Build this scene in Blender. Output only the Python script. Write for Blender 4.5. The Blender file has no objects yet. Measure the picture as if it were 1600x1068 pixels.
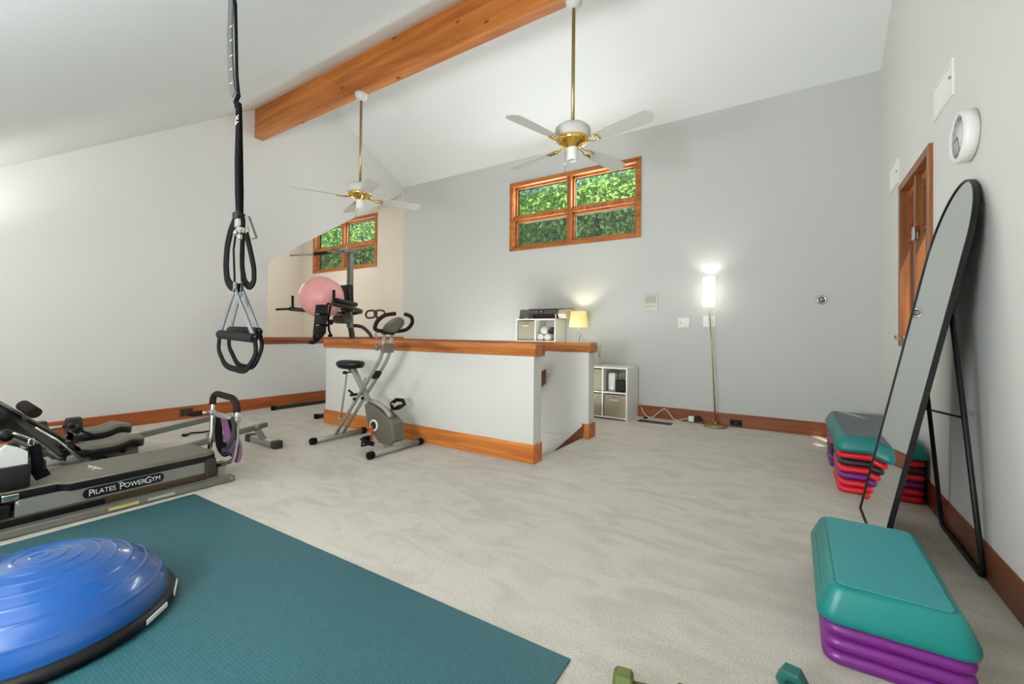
import bpy, bmesh, math, random
from math import radians as R, sin, cos, pi, sqrt, atan2, hypot
from mathutils import Vector as V, Matrix as M4

# ------------------------------------------------------------ camera, world, lights
S = bpy.context.scene
COL = S.collection
CAM_H = 1.0
YAW, PITCH, ROLL, FPX, CPX, CPY = R(33.0), R(.59), R(.57), 678.5, 800.0, 512.8
_c, _s = cos(YAW), sin(YAW)
_r0 = V((_c, _s, 0)); _f0 = V((-_s, _c, 0)); _u0 = V((0, 0, 1))
FW = _f0*cos(PITCH) + _u0*sin(PITCH); _u2 = _u0*cos(PITCH) - _f0*sin(PITCH)
RT = _r0*cos(ROLL) + _u2*sin(ROLL); UP = _u2*cos(ROLL) - _r0*sin(ROLL)
cd = bpy.data.cameras.new('camera'); cam = bpy.data.objects.new('camera', cd); COL.objects.link(cam)
cam.matrix_world = M4(((RT.x, UP.x, -FW.x, 0), (RT.y, UP.y, -FW.y, 0), (RT.z, UP.z, -FW.z, CAM_H), (0, 0, 0, 1)))
cd.sensor_width = 36; cd.lens = 36*FPX/1600; cd.shift_x = 0; cd.shift_y = -(534-CPY)/1600
cd.clip_start = .02; cd.clip_end = 200
S.camera = cam

def ray(x, y): return RT*((x-CPX)/FPX) - UP*((y-CPY)/FPX) + FW
def P(x, y, ax, val):
    """point of the room seen at a photo position, on the plane axis = val"""
    v = ray(x, y); o = V((0, 0, CAM_H)); t = (val-o[ax])/v[ax]
    return o + v*t
def PX(x, y, val): return P(x, y, 0, val)
def PY(x, y, val): return P(x, y, 1, val)
def PZ(x, y, val=0.0): return P(x, y, 2, val)

W = bpy.data.worlds.new('world'); S.world = W; W.use_nodes = True
_n = W.node_tree.nodes; _l = W.node_tree.links
_sky = _n.new('ShaderNodeTexSky'); _sky.sky_type = 'NISHITA'; _sky.sun_elevation = R(50); _sky.sun_rotation = R(200)
_sky.sun_disc = False
_l.new(_sky.outputs[0], _n['Background'].inputs[0]); _n['Background'].inputs[1].default_value = .16

def light(name, kind, loc, energy, color=(1, 1, 1), size=.1, rot=None, size_y=None, spot=None):
    d = bpy.data.lights.new(name, kind); d.energy = energy; d.color = color
    if kind == 'AREA':
        d.size = size
        if size_y: d.shape = 'RECTANGLE'; d.size_y = size_y
    elif kind == 'SUN': d.angle = size
    else: d.shadow_soft_size = size
    if spot: d.spot_size = spot; d.spot_blend = .6
    o = bpy.data.objects.new(name, d); COL.objects.link(o); o.location = loc
    if rot: o.rotation_euler = rot
    return o
light('sun', 'SUN', (0, 20, 20), 5.0, (1, .95, .85), R(2), rot=(R(38), 0, R(25)))
# added fill lights beside and behind the camera, lamp out of frame on the left, daylight at the windows
light('bounce_fill', 'AREA', (-1.3, -.95, .95), 128, (.94, .98, 1), .9, rot=(R(155), 0, 0), size_y=.6)  # added fill behind the camera, aimed up at the ceiling for even brightness
light('front_fill', 'AREA', (-2.2, .0, 1.75), 5, (1, .99, .98), 2.2, rot=(R(35), 0, 0), size_y=.6)  # added soft fill out of frame, not a room fixture
light('left_lamp', 'POINT', (-4.3, -.2, 1.2), 19, (1, .985, .96), .08)
light('torchiere', 'SPOT', (-5.3, .3, 1.5), 22, (1, .985, .96), .08, rot=(R(180), 0, 0), spot=R(125))
light('stairwell_fill', 'AREA', (-3.0, 3.44, -.7), 10, (.96, .99, 1), .6, rot=(R(180), 0, 0), size_y=.5)  # added unseen uplight down the stair opening, brightens the ceiling
light('half_wall_fill', 'AREA', (-3.2, 4.45, .12), 22, (.96, .99, 1), 2.4, rot=(R(180), 0, 0), size_y=.4)  # added fill hidden behind the half wall, lifts back wall and ceiling
light('window_light_a', 'AREA', (-2.54, 5.42, 2.69), 55, (.86, .93, 1), 1.6, rot=(R(-90), 0, 0), size_y=.75)
light('window_light_b', 'AREA', (-7.4, 5.42, 2.69), 16, (.9, 1, .95), 1.6, rot=(R(-90), 0, 0), size_y=.75)
light('alcove_fill', 'POINT', (-7.2, 3.9, 1.9), 27, (1, .975, .94), .25)  # added fill, keeps the alcove from going dark; no lamp stands there
S.view_settings.view_transform = 'Standard'; S.view_settings.look = 'None'
S.view_settings.exposure = 0.21; S.view_settings.gamma = 1.0; S.view_settings.use_curve_mapping = False

# ------------------------------------------------------------ materials
def lin(c): return tuple(((v/255)/12.92 if v/255 <= .04045 else (((v/255)+.055)/1.055)**2.4) for v in c)
def mat(name, rgb, rough=.5, metal=0.0, bump=0, bscale=50, var=0, vscale=4, spec=None, emit=None, estr=0, trans=0, coat=0, stretch=None):
    m = bpy.data.materials.new(name); m.use_nodes = True
    nt = m.node_tree; b = nt.nodes['Principled BSDF']; L = nt.links
    c = (*lin(rgb), 1)
    b.inputs['Base Color'].default_value = c
    b.inputs['Roughness'].default_value = rough; b.inputs['Metallic'].default_value = metal
    if spec is not None: b.inputs['Specular IOR Level'].default_value = spec
    if trans: b.inputs['Transmission Weight'].default_value = trans
    if coat: b.inputs['Coat Weight'].default_value = coat
    if emit: b.inputs['Emission Color'].default_value = (*lin(emit), 1); b.inputs['Emission Strength'].default_value = estr
    if var or bump:
        tc = nt.nodes.new('ShaderNodeTexCoord'); src = tc.outputs['Object']
        if stretch:
            mp = nt.nodes.new('ShaderNodeMapping'); mp.inputs['Scale'].default_value = stretch
            L.new(src, mp.inputs[0]); src = mp.outputs[0]
    if var:
        n = nt.nodes.new('ShaderNodeTexNoise'); n.inputs['Scale'].default_value = vscale; n.inputs['Detail'].default_value = 6
        L.new(src, n.inputs['Vector'])
        mx = nt.nodes.new('ShaderNodeMix'); mx.data_type = 'RGBA'
        mx.inputs[6].default_value = (*[v*(1-var) for v in c[:3]], 1)
        mx.inputs[7].default_value = (*[min(1, v*(1+var)) for v in c[:3]], 1)
        L.new(n.outputs['Fac'], mx.inputs[0]); L.new(mx.outputs[2], b.inputs['Base Color'])
    if bump:
        n2 = nt.nodes.new('ShaderNodeTexNoise'); n2.inputs['Scale'].default_value = bscale; n2.inputs['Detail'].default_value = 4
        L.new(src, n2.inputs['Vector'])
        bp = nt.nodes.new('ShaderNodeBump'); bp.inputs['Strength'].default_value = bump; bp.inputs['Distance'].default_value = .01
        L.new(n2.outputs['Fac'], bp.inputs['Height']); L.new(bp.outputs[0], b.inputs['Normal'])
    return m

def wood(name, dark, light_, axis=0, scale=7, rough=.38, knots=True):
    m = bpy.data.materials.new(name); m.use_nodes = True
    nt = m.node_tree; b = nt.nodes['Principled BSDF']; L = nt.links
    tc = nt.nodes.new('ShaderNodeTexCoord'); mp = nt.nodes.new('ShaderNodeMapping')
    sc = [scale]*3; sc[axis] = scale*.08; mp.inputs['Scale'].default_value = sc
    L.new(tc.outputs['Object'], mp.inputs[0])
    n = nt.nodes.new('ShaderNodeTexNoise'); n.inputs['Scale'].default_value = 2.2; n.inputs['Detail'].default_value = 8; n.inputs['Distortion'].default_value = .8
    L.new(mp.outputs[0], n.inputs['Vector'])
    cr = nt.nodes.new('ShaderNodeValToRGB'); e = cr.color_ramp.elements
    e[0].position = .32; e[0].color = (*lin(dark), 1); e[1].position = .68; e[1].color = (*lin(light_), 1)
    L.new(n.outputs['Fac'], cr.inputs[0]); out = cr.outputs[0]
    if knots:
        mp2 = nt.nodes.new('ShaderNodeMapping'); s2 = [5.5]*3; s2[axis] = 2.6; mp2.inputs['Scale'].default_value = s2
        L.new(tc.outputs['Object'], mp2.inputs[0])
        vo = nt.nodes.new('ShaderNodeTexVoronoi'); vo.inputs['Scale'].default_value = 1.0; L.new(mp2.outputs[0], vo.inputs['Vector'])
        c2 = nt.nodes.new('ShaderNodeValToRGB'); c2.color_ramp.elements[0].position = .05; c2.color_ramp.elements[1].position = .11
        L.new(vo.outputs['Distance'], c2.inputs[0])
        mx = nt.nodes.new('ShaderNodeMix'); mx.data_type = 'RGBA'; mx.inputs[6].default_value = (*lin((96, 42, 14)), 1)
        L.new(c2.outputs[0], mx.inputs[0]); L.new(out, mx.inputs[7]); out = mx.outputs[2]
    L.new(out, b.inputs['Base Color']); b.inputs['Roughness'].default_value = rough
    return m

m_wall = mat('wall_paint', (222, 221, 216), .75, bump=.04, bscale=60)
m_wall_b = mat('wall_paint_grey', (205, 208, 204), .75, bump=.04, bscale=60)
m_ceil = mat('ceiling_paint', (229, 233, 231), .8, bump=.03, bscale=60)
m_alc = mat('alcove_paint', (222, 215, 204), .75)
WD, WL = (146, 80, 34), (196, 126, 62)
m_wx = wood('stained_wood_along_x', WD, WL, 0); m_wy = wood('stained_wood_along_y', (140, 64, 24), (186, 98, 42), 1); m_wz = wood('stained_wood_upright', WD, WL, 2, knots=False)
m_wxp = wood('trim_wood_along_x', (150, 78, 30), (206, 128, 56), 0, knots=False); m_wyp = wood('trim_wood_along_y', (136, 66, 28), (182, 98, 46), 1, knots=False)
m_beam = wood('beam_wood', (160, 88, 34), (208, 132, 64), 0, 5)
m_bbr = wood('dark_baseboard_wood', (92, 46, 24), (124, 68, 38), 1, knots=False)
m_black = mat('black_plastic', (13, 13, 14), .45, spec=.3); m_blackr = mat('black_rubber', (12, 12, 12), .8, spec=.2)
m_strap = mat('black_webbing', (9, 9, 10), .9, bump=.3, bscale=300, spec=.15)
m_gstrap = mat('grey_webbing', (88, 90, 90), .9, bump=.3, bscale=300)
m_steel = mat('silver_painted_steel', (160, 158, 152), .38, .35)
m_chrome = mat('chrome', (215, 215, 212), .12, 1)
m_gsteel = mat('grey_steel', (112, 110, 102), .42, .3)
m_dsteel = mat('dark_steel', (50, 46, 40), .4, .3)
m_foam = mat('brown_black_foam', (40, 34, 28), .85, spec=.2, bump=.15, bscale=200)
m_vinyl = mat('grey_brown_vinyl', (98, 93, 80), .42, bump=.05, bscale=220)
m_vblack = mat('black_vinyl', (15, 14, 15), .38, spec=.35)
m_white = mat('white_plastic', (236, 235, 230), .4)
m_wlam = mat('white_laminate', (238, 237, 233), .45)
m_brass = mat('polished_brass', (226, 186, 96), .16, 1)
m_dbrass = mat('satin_brass', (176, 156, 104), .35, .85)
m_sage = mat('beige_fabric', (160, 154, 132), .9, bump=.2, bscale=400)
m_fan = mat('fan_white_paint', (204, 203, 196), .4)
m_red = mat('red_plastic', (214, 24, 40), .38); m_purple = mat('purple_plastic', (112, 26, 122), .36)
m_teal = mat('teal_plastic', (0, 120, 116), .38)
m_rblack = mat('riser_black_plastic', (34, 32, 34), .35)
m_magenta = mat('pink_red_plastic', (170, 40, 96), .38)
m_grey_top = mat('grey_rubber_top', (92, 102, 106), .5)
m_mirror = mat('mirror_glass', (232, 236, 236), .015, 1)
m_pink = mat('pink_vinyl', (242, 168, 166), .38, coat=.2)
m_navy = mat('navy_plastic', (26, 32, 54), .3); m_lilac = mat('mauve_rubber', (120, 76, 112), .5)
m_towel = mat('white_towel', (226, 222, 212), .95, bump=.5, bscale=300)
m_leaf = [mat('leaf_green_%s' % k, c, .5, var=.35, vscale=6) for k, c in (('a', (116, 178, 84)), ('b', (84, 150, 78)), ('c', (150, 200, 96)))]
m_bark = mat('bark', (104, 92, 82), .9, var=.3)
m_grass = mat('grass', (70, 104, 50), .9, var=.6, vscale=3)

# carpet
m_carpet = bpy.data.materials.new('cream_carpet'); m_carpet.use_nodes = True
def _carpet():
    nt = m_carpet.node_tree; b = nt.nodes['Principled BSDF']; L = nt.links
    tc = nt.nodes.new('ShaderNodeTexCoord')
    n = nt.nodes.new('ShaderNodeTexNoise'); n.inputs['Scale'].default_value = 150; n.inputs['Detail'].default_value = 5; n.inputs['Roughness'].default_value = .75
    n2 = nt.nodes.new('ShaderNodeTexNoise'); n2.inputs['Scale'].default_value = 3.2; n2.inputs['Detail'].default_value = 7; n2.inputs['Distortion'].default_value = 1.2
    mp = nt.nodes.new('ShaderNodeMapping'); mp.inputs['Scale'].default_value = (1, 2.2, 1); mp.inputs['Rotation'].default_value = (0, 0, .3)
    L.new(tc.outputs['Object'], n.inputs['Vector']); L.new(tc.outputs['Object'], mp.inputs[0]); L.new(mp.outputs[0], n2.inputs['Vector'])
    c1 = nt.nodes.new('ShaderNodeValToRGB'); e = c1.color_ramp.elements
    e[0].position = .3; e[0].color = (*lin((188, 179, 165)), 1); e[1].position = .7; e[1].color = (*lin((242, 234, 223)), 1)
    c2 = nt.nodes.new('ShaderNodeValToRGB'); e = c2.color_ramp.elements
    e[0].position = .34; e[0].color = (.86, .85, .82, 1); e[1].position = .56; e[1].color = (1, 1, 1, 1)
    mx = nt.nodes.new('ShaderNodeMix'); mx.data_type = 'RGBA'; mx.blend_type = 'MULTIPLY'; mx.inputs[0].default_value = 1
    L.new(n.outputs['Fac'], c1.inputs[0]); L.new(n2.outputs['Fac'], c2.inputs[0]); L.new(c1.outputs[0], mx.inputs[6]); L.new(c2.outputs[0], mx.inputs[7])
    L.new(mx.outputs[2], b.inputs['Base Color']); b.inputs['Roughness'].default_value = .95; b.inputs['Specular IOR Level'].default_value = .1
    b.inputs['Sheen Weight'].default_value = .2
    bp = nt.nodes.new('ShaderNodeBump'); bp.inputs['Strength'].default_value = .6; bp.inputs['Distance'].default_value = .012
    L.new(n.outputs['Fac'], bp.inputs['Height']); L.new(bp.outputs[0], b.inputs['Normal'])
_carpet()

# woven mat
m_mat = bpy.data.materials.new('teal_woven_vinyl'); m_mat.use_nodes = True
def _matmat():
    nt = m_mat.node_tree; b = nt.nodes['Principled BSDF']; L = nt.links
    tc = nt.nodes.new('ShaderNodeTexCoord'); vo = nt.nodes.new('ShaderNodeTexVoronoi'); vo.inputs['Scale'].default_value = 95; vo.inputs['Randomness'].default_value = .15
    L.new(tc.outputs['Object'], vo.inputs['Vector'])
    cr = nt.nodes.new('ShaderNodeValToRGB'); e = cr.color_ramp.elements
    e[0].position = .15; e[0].color = (*lin((54, 108, 114)), 1); e[1].position = .75; e[1].color = (*lin((30, 72, 80)), 1)
    L.new(vo.outputs['Distance'], cr.inputs[0]); L.new(cr.outputs[0], b.inputs['Base Color'])
    bp = nt.nodes.new('ShaderNodeBump'); bp.invert = True; bp.inputs['Strength'].default_value = .5; bp.inputs['Distance'].default_value = .003
    L.new(vo.outputs['Distance'], bp.inputs['Height']); L.new(bp.outputs[0], b.inputs['Normal']); b.inputs['Roughness'].default_value = .55
_matmat()

# ribbed teal top of the step
def ribbed(name, rgb, scale=150):
    m = bpy.data.materials.new(name); m.use_nodes = True
    nt = m.node_tree; b = nt.nodes['Principled BSDF']; L = nt.links
    tc = nt.nodes.new('ShaderNodeTexCoord'); w = nt.nodes.new('ShaderNodeTexWave'); w.bands_direction = 'Y'; w.inputs['Scale'].default_value = scale/6.28; w.inputs['Distortion'].default_value = 6; w.inputs['Detail'].default_value = 2; w.inputs['Detail Scale'].default_value = 8
    L.new(tc.outputs['Object'], w.inputs['Vector'])
    bp = nt.nodes.new('ShaderNodeBump'); bp.inputs['Strength'].default_value = .5; bp.inputs['Distance'].default_value = .004
    L.new(w.outputs['Fac'], bp.inputs['Height']); L.new(bp.outputs[0], b.inputs['Normal'])
    b.inputs['Base Color'].default_value = (*lin(rgb), 1); b.inputs['Roughness'].default_value = .42
    return m
m_ribteal = ribbed('ribbed_teal_plastic', (52, 150, 154))

# blue dome with moulded rings
m_blue = mat('blue_dome_vinyl', (24, 78, 146), .2, coat=.3)

m_glass = bpy.data.materials.new('window_glass'); m_glass.use_nodes = True
def _glass():
    nt = m_glass.node_tree; L = nt.links
    for n in list(nt.nodes):
        if n.type != 'OUTPUT_MATERIAL': nt.nodes.remove(n)
    o = [n for n in nt.nodes if n.type == 'OUTPUT_MATERIAL'][0]
    t = nt.nodes.new('ShaderNodeBsdfTransparent'); g = nt.nodes.new('ShaderNodeBsdfGlossy'); g.inputs['Roughness'].default_value = .02
    mx = nt.nodes.new('ShaderNodeMixShader'); mx.inputs[0].default_value = .06
    L.new(t.outputs[0], mx.inputs[1]); L.new(g.outputs[0], mx.inputs[2]); L.new(mx.outputs[0], o.inputs[0])
_glass()
m_screen = bpy.data.materials.new('insect_screen'); m_screen.use_nodes = True
def _screen():
    nt = m_screen.node_tree; L = nt.links
    for n in list(nt.nodes):
        if n.type != 'OUTPUT_MATERIAL': nt.nodes.remove(n)
    o = [n for n in nt.nodes if n.type == 'OUTPUT_MATERIAL'][0]
    t = nt.nodes.new('ShaderNodeBsdfTransparent'); g = nt.nodes.new('ShaderNodeBsdfDiffuse'); g.inputs['Color'].default_value = (*lin((34, 50, 40)), 1)
    mx = nt.nodes.new('ShaderNodeMixShader'); mx.inputs[0].default_value = .45
    L.new(t.outputs[0], mx.inputs[1]); L.new(g.outputs[0], mx.inputs[2]); L.new(mx.outputs[0], o.inputs[0])
_screen()

# ------------------------------------------------------------ mesh helpers (all in room coordinates)
def basis(d, up=V((0, 0, 1))):
    d = V(d).normalized(); u = V(up)
    if abs(d.dot(u.normalized())) > .98: u = V((1, 0, 0)) if abs(d.x) < .9 else V((0, 1, 0))
    s = d.cross(u).normalized(); u = s.cross(d).normalized()
    return s, u
def fillet(pts, rad, n=4):
    pts = [V(p) for p in pts]
    if rad <= 0 or len(pts) < 3: return pts
    out = [pts[0]]
    for i in range(1, len(pts)-1):
        a, b, c = pts[i-1], pts[i], pts[i+1]
        r_ = min(rad, (a-b).length*.45, (c-b).length*.45)
        p, q = b+(a-b).normalized()*r_, b+(c-b).normalized()*r_
        for k in range(n+1):
            t = k/n; out.append(p*(1-t)**2 + b*2*t*(1-t) + q*t*t)
    out.append(pts[-1]); return out
class MB:
    def __init__(s): s.bm = bmesh.new()
    def _sm(s, faces, smooth):
        for f in faces: f.smooth = smooth
    def box(s, c, d, rz=0, rx=0, ry=0, bev=0, mtx=None, seg=2):
        r = bmesh.ops.create_cube(s.bm, size=1); vs = r['verts']
        for v in vs: v.co = V((v.co.x*d[0], v.co.y*d[1], v.co.z*d[2]))
        if bev > 0:
            ed = list({e for v in vs for e in v.link_edges})
            rr = bmesh.ops.bevel(s.bm, geom=ed, offset=min(bev, min(d)*.49), segments=seg, affect='EDGES', profile=.5)
            seen = set(vs) | set(rr['verts']); vs = [v for v in seen if v.is_valid]
            fs = {f for v in vs for f in v.link_faces}; s._sm(fs, seg > 2)
        m = mtx if mtx is not None else (M4.Rotation(rz, 4, 'Z') @ M4.Rotation(ry, 4, 'Y') @ M4.Rotation(rx, 4, 'X'))
        c = V(c)
        for v in vs: v.co = (m @ v.co) + c
        return s
    def span(s, lo, hi, bev=0):
        lo, hi = V(lo), V(hi)
        return s.box((lo+hi)/2, [abs(a) for a in (hi-lo)], bev=bev)
    def beam(s, a, b, w, h, up=(0, 0, 1), bev=0):
        a, b = V(a), V(b); d = b-a; sd, u = basis(d, up); d.normalize()
        m = M4((( d.x, sd.x, u.x, 0), (d.y, sd.y, u.y, 0), (d.z, sd.z, u.z, 0), (0, 0, 0, 1)))
        return s.box((a+b)/2, ((b-a).length, w, h), bev=bev, mtx=m)
    def tube(s, pts, r, seg=12, closed=False, fil=0, caps=True, up=None, flat=None, ends=None):
        """round tube, or a flat strap when flat=(half width, half thickness)"""
        pts = fillet(pts, fil) if not closed else [V(p) for p in pts]
        n = len(pts); rings = []; s0 = None
        for i, p in enumerate(pts):
            if closed: d = pts[(i+1) % n]-pts[i-1]
            else: d = pts[min(i+1, n-1)]-pts[max(i-1, 0)]
            d = d.normalized()
            if up is not None: sd, u = basis(d, up)
            elif s0 is None: sd, u = basis(d)
            else:
                sd = (s0 - d*s0.dot(d)).normalized(); u = sd.cross(d).normalized()
            s0 = sd
            rr = r[i] if isinstance(r, (list, tuple)) else r
            ring = []
            if flat:
                fw, ft = flat
                for a_, b_ in ((-1, -1), (1, -1), (1, 1), (-1, 1)): ring.append(s.bm.verts.new(p+sd*fw*a_+u*ft*b_))
            else:
                for k in range(seg):
                    a = 2*pi*k/seg; ring.append(s.bm.verts.new(p+sd*cos(a)*rr+u*sin(a)*rr))
            rings.append(ring)
        k_ = len(rings[0]); fs = []
        for i in range(n if closed else n-1):
            A, B = rings[i], rings[(i+1) % n]
            for k in range(k_): fs.append(s.bm.faces.new((A[k], A[(k+1) % k_], B[(k+1) % k_], B[k])))
        s._sm(fs, not flat)
        if not closed and caps:
            s.bm.faces.new(rings[0][::-1]); s.bm.faces.new(rings[-1])
        return s
    def lathe(s, prof, c, axis=(0, 0, 1), seg=32, smooth=True, up=(0, 0, 1), sx=1, sy=1):
        ax = V(axis).normalized(); sd, u = basis(ax, (0, 1, 0) if abs(ax.z) > .9 else up); c = V(c); rings = []
        for (r_, h) in prof:
            if r_ < 1e-6: rings.append([s.bm.verts.new(c+ax*h)])
            else: rings.append([s.bm.verts.new(c+ax*h+sd*cos(2*pi*k/seg)*r_*sx+u*sin(2*pi*k/seg)*r_*sy) for k in range(seg)])
        fs = []
        for A, B in zip(rings, rings[1:]):
            for k in range(seg):
                k2 = (k+1) % seg
                if len(A) == 1 and len(B) == 1: continue
                if len(A) == 1: fs.append(s.bm.faces.new((A[0], B[k2], B[k])))
                elif len(B) == 1: fs.append(s.bm.faces.new((A[k], A[k2], B[0])))
                else: fs.append(s.bm.faces.new((A[k], A[k2], B[k2], B[k])))
        s._sm(fs, smooth)
        for rg, fl in ((rings[0], 1), (rings[-1], 0)):
            if len(rg) > 1:
                s.bm.faces.new(rg[::-1] if fl else rg)
        return s
    def prism(s, poly, vec, smooth=False):
        a = [s.bm.verts.new(V(p)) for p in poly]; vec = V(vec); b = [s.bm.verts.new(V(p)+vec) for p in poly]; n = len(a)
        s.bm.faces.new(a[::-1]); s.bm.faces.new(b)
        for i in range(n):
            f = s.bm.faces.new((a[i], a[(i+1) % n], b[(i+1) % n], b[i])); f.smooth = smooth
        return s
    def loft(s, rings, cap0=True, cap1=True, smooth=True):
        vr = [[s.bm.verts.new(V(p)) for p in r_] for r_ in rings]; n = len(vr[0]); fs = []
        for A, B in zip(vr, vr[1:]):
            for k in range(n): fs.append(s.bm.faces.new((A[k], A[(k+1) % n], B[(k+1) % n], B[k])))
        s._sm(fs, smooth)
        if cap0: s.bm.faces.new(vr[0][::-1])
        if cap1: s.bm.faces.new(vr[-1])
        return s
    def sphere(s, c, r, sx=1, sy=1, sz=1, seg=32, mtx=None):
        rr = bmesh.ops.create_uvsphere(s.bm, u_segments=seg, v_segments=seg//2, radius=r)
        for v in rr['verts']:
            q = V((v.co.x*sx, v.co.y*sy, v.co.z*sz)); v.co = (mtx @ q if mtx else q)+V(c)
        s._sm({f for v in rr['verts'] for f in v.link_faces}, True); return s
def rrect(x0, x1, y0, y1, r, z, n=5):
    out = []
    for cx_, cy_, a0 in ((x1-r, y1-r, 0), (x0+r, y1-r, 90), (x0+r, y0+r, 180), (x1-r, y0+r, 270)):
        for k in range(n+1):
            a = R(a0+90*k/n); out.append((cx_+r*cos(a), cy_+r*sin(a), z))
    return out

def mk(name, mb, m, parent=None, off=None):
    me = bpy.data.meshes.new(name)
    bmesh.ops.recalc_face_normals(mb.bm, faces=mb.bm.faces)
    mb.bm.to_mesh(me); mb.bm.free()
    if off is not None: me.transform(M4.Translation(-V(off)))
    me.materials.append(m)
    o = bpy.data.objects.new(name, me); COL.objects.link(o)
    if parent: o.parent = parent
    return o
class Thing:
    def __init__(s, name, label, cat, loc, group=None):
        s.o = bpy.data.objects.new(name, None); COL.objects.link(s.o); s.loc = V(loc); s.o.location = s.loc
        s.o['label'] = label; s.o['category'] = cat
        if group: s.o['group'] = group
        s.o.empty_display_size = .05
    def part(s, name, mb, m, parent=None, label=None):
        o = mk(name, mb, m, parent or s.o, s.loc)
        if label: o['label'] = label
        return o
def single(name, mb, m, label, cat, loc, group=None):
    o = mk(name, mb, m, None, loc); o.location = V(loc); o['label'] = label; o['category'] = cat
    if group: o['group'] = group
    return o
def struct(name, mb, m, parent=None):
    o = mk(name, mb, m, parent); o['kind'] = 'structure' if not parent else 'structure'
    return o
def dup(root, loc, rotz=0, label=None, group=None):
    r = root.copy(); COL.objects.link(r); r.location = loc; r.rotation_euler = (0, 0, rotz)
    if label: r['label'] = label
    if group: r['group'] = group
    for ch in list(root.children):
        c = ch.copy(); COL.objects.link(c); c.parent = r
        for g in ch.children:
            d = g.copy(); COL.objects.link(d); d.parent = c
    return r
def text_mesh(name, txt, size, origin, xdir, ydir, m, parent, off, ext=.0008, align='CENTER', squash=1.0):
    cu = bpy.data.curves.new(name, 'FONT'); cu.body = txt; cu.size = size; cu.extrude = ext; cu.align_x = align; cu.align_y = 'CENTER'
    t = bpy.data.objects.new(name, cu); COL.objects.link(t)
    bpy.context.view_layer.update()
    me = bpy.data.meshes.new_from_object(t.evaluated_get(bpy.context.evaluated_depsgraph_get()))
    bpy.data.objects.remove(t)
    X_ = V(xdir).normalized(); Y_ = V(ydir).normalized(); Z_ = X_.cross(Y_).normalized(); o_ = V(origin)-V(off)
    me.transform(M4(((X_.x*squash, Y_.x, Z_.x, o_.x), (X_.y*squash, Y_.y, Z_.y, o_.y), (X_.z*squash, Y_.z, Z_.z, o_.z), (0, 0, 0, 1))))
    me.materials.clear(); me.materials.append(m)
    ob = bpy.data.objects.new(name, me); COL.objects.link(ob); ob.parent = parent
    return ob

# ------------------------------------------------------------ the room
XL, XR, YB, YN = -5.73, .683, 5.315, -1.3
SX0, SX1, SY0, SY1 = -4.18, -1.70, 3.008, 3.87       # stair opening
ZE, YR, ZR = 3.52, 3.687, 4.391                       # eave, ridge
def zn(y): return 1.888 + .679*y                      # near slope
def zf(y): return ZR - (y-YR)*(ZR-ZE)/(YB-YR)
f = MB()
for x0, x1, y0, y1 in ((XL-.12, XR+.12, YN-.1, SY0), (XL-.12, SX0, SY0, SY1), (SX1, XR+.12, SY0, SY1), (XL-.12, XR+.12, SY1, YB+.15)):
    f.span((x0, y0, -.12), (x1, y1, 0))
struct('floor', f, m_carpet)
f = MB(); f.span((-8.95, 2.6, -.12), (XL-.12, YB+.15, 0)); struct('floor_alcove', f, m_carpet)
c = MB()
c.prism([(XL-.12, YN-.1, zn(YN-.1)), (XL-.12, YR, ZR), (XL-.12, YR, ZR+.1), (XL-.12, YN-.1, zn(YN-.1)+.1)], (XR-XL+.24, 0, 0))
c.prism([(XL-.12, YR, ZR), (XL-.12, YB+.15, zf(YB+.15)), (XL-.12, YB+.15, zf(YB+.15)+.1), (XL-.12, YR, ZR+.1)], (XR-XL+.24, 0, 0))
struct('ceiling', c, m_ceil)
w = MB()
w.prism([(XL, YN, 0), (XL, YB, 0), (XL, YB, .87), (XL, 2.994, .87), (XL, 2.994, 1.897), (XL, YB, 1.897+.663*(YB-2.994)), (XL, YB, ZE), (XL, YR, ZR), (XL, YN, zn(YN))], (-.12, 0, 0))
struct('wall_left', w, m_wall)
def grid_wall(mb, axis, pos, th, u0, u1, z0, z1, holes):
    us = sorted({u0, u1, *[h[0] for h in holes], *[h[1] for h in holes]}); zs = sorted({z0, z1, *[h[2] for h in holes], *[h[3] for h in holes]})
    for i in range(len(us)-1):
        for j in range(len(zs)-1):
            uc, zc = (us[i]+us[i+1])/2, (zs[j]+zs[j+1])/2
            if any(h[0] < uc < h[1] and h[2] < zc < h[3] for h in holes): continue
            if axis == 1: mb.span((us[i], pos, zs[j]), (us[i+1], pos+th, zs[j+1]))
            else: mb.span((pos, us[i], zs[j]), (pos+th, us[i+1], zs[j+1]))
W1 = (-3.505, -1.577, 2.19, 3.185); W2 = (-8.40, -6.42, 2.19, 3.18)
ins = .045
w = MB(); grid_wall(w, 1, YB, .15, XL, XR+.12, 0, ZE, [(W1[0]+ins, W1[1]-ins, W1[2]+ins, W1[3]-ins)]); struct('wall_back', w, m_wall_b)
w = MB(); grid_wall(w, 1, YB, .15, -8.95, XL, 0, ZE, [(W2[0]+ins, W2[1]-ins, W2[2]+ins, W2[3]-ins)]); struct('wall_alcove_back', w, m_alc)
w = MB(); w.span((-8.95, 2.6, 0), (-8.82, YB, 3.6)); struct('wall_alcove_left', w, m_alc)
w = MB(); w.span((-8.95, 2.5, 0), (XL-.12, 2.6, 2.0)); struct('wall_alcove_near', w, m_alc)
c = MB(); c.prism([(-8.95, 2.5, 1.57), (-8.95, YB+.1, 1.57+.663*(YB-2.4)), (-8.95, YB+.1, 1.67+.663*(YB-2.4)), (-8.95, 2.5, 1.67)], (8.95+XL-.12, 0, 0)); struct('ceiling_alcove', c, m_alc)
W3 = (3.475, 4.365, .93, 2.145)
w = MB(); grid_wall(w, 0, XR, .13, YN, YB, 0, zn(YN), []); z1 = zn(YN)
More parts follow.
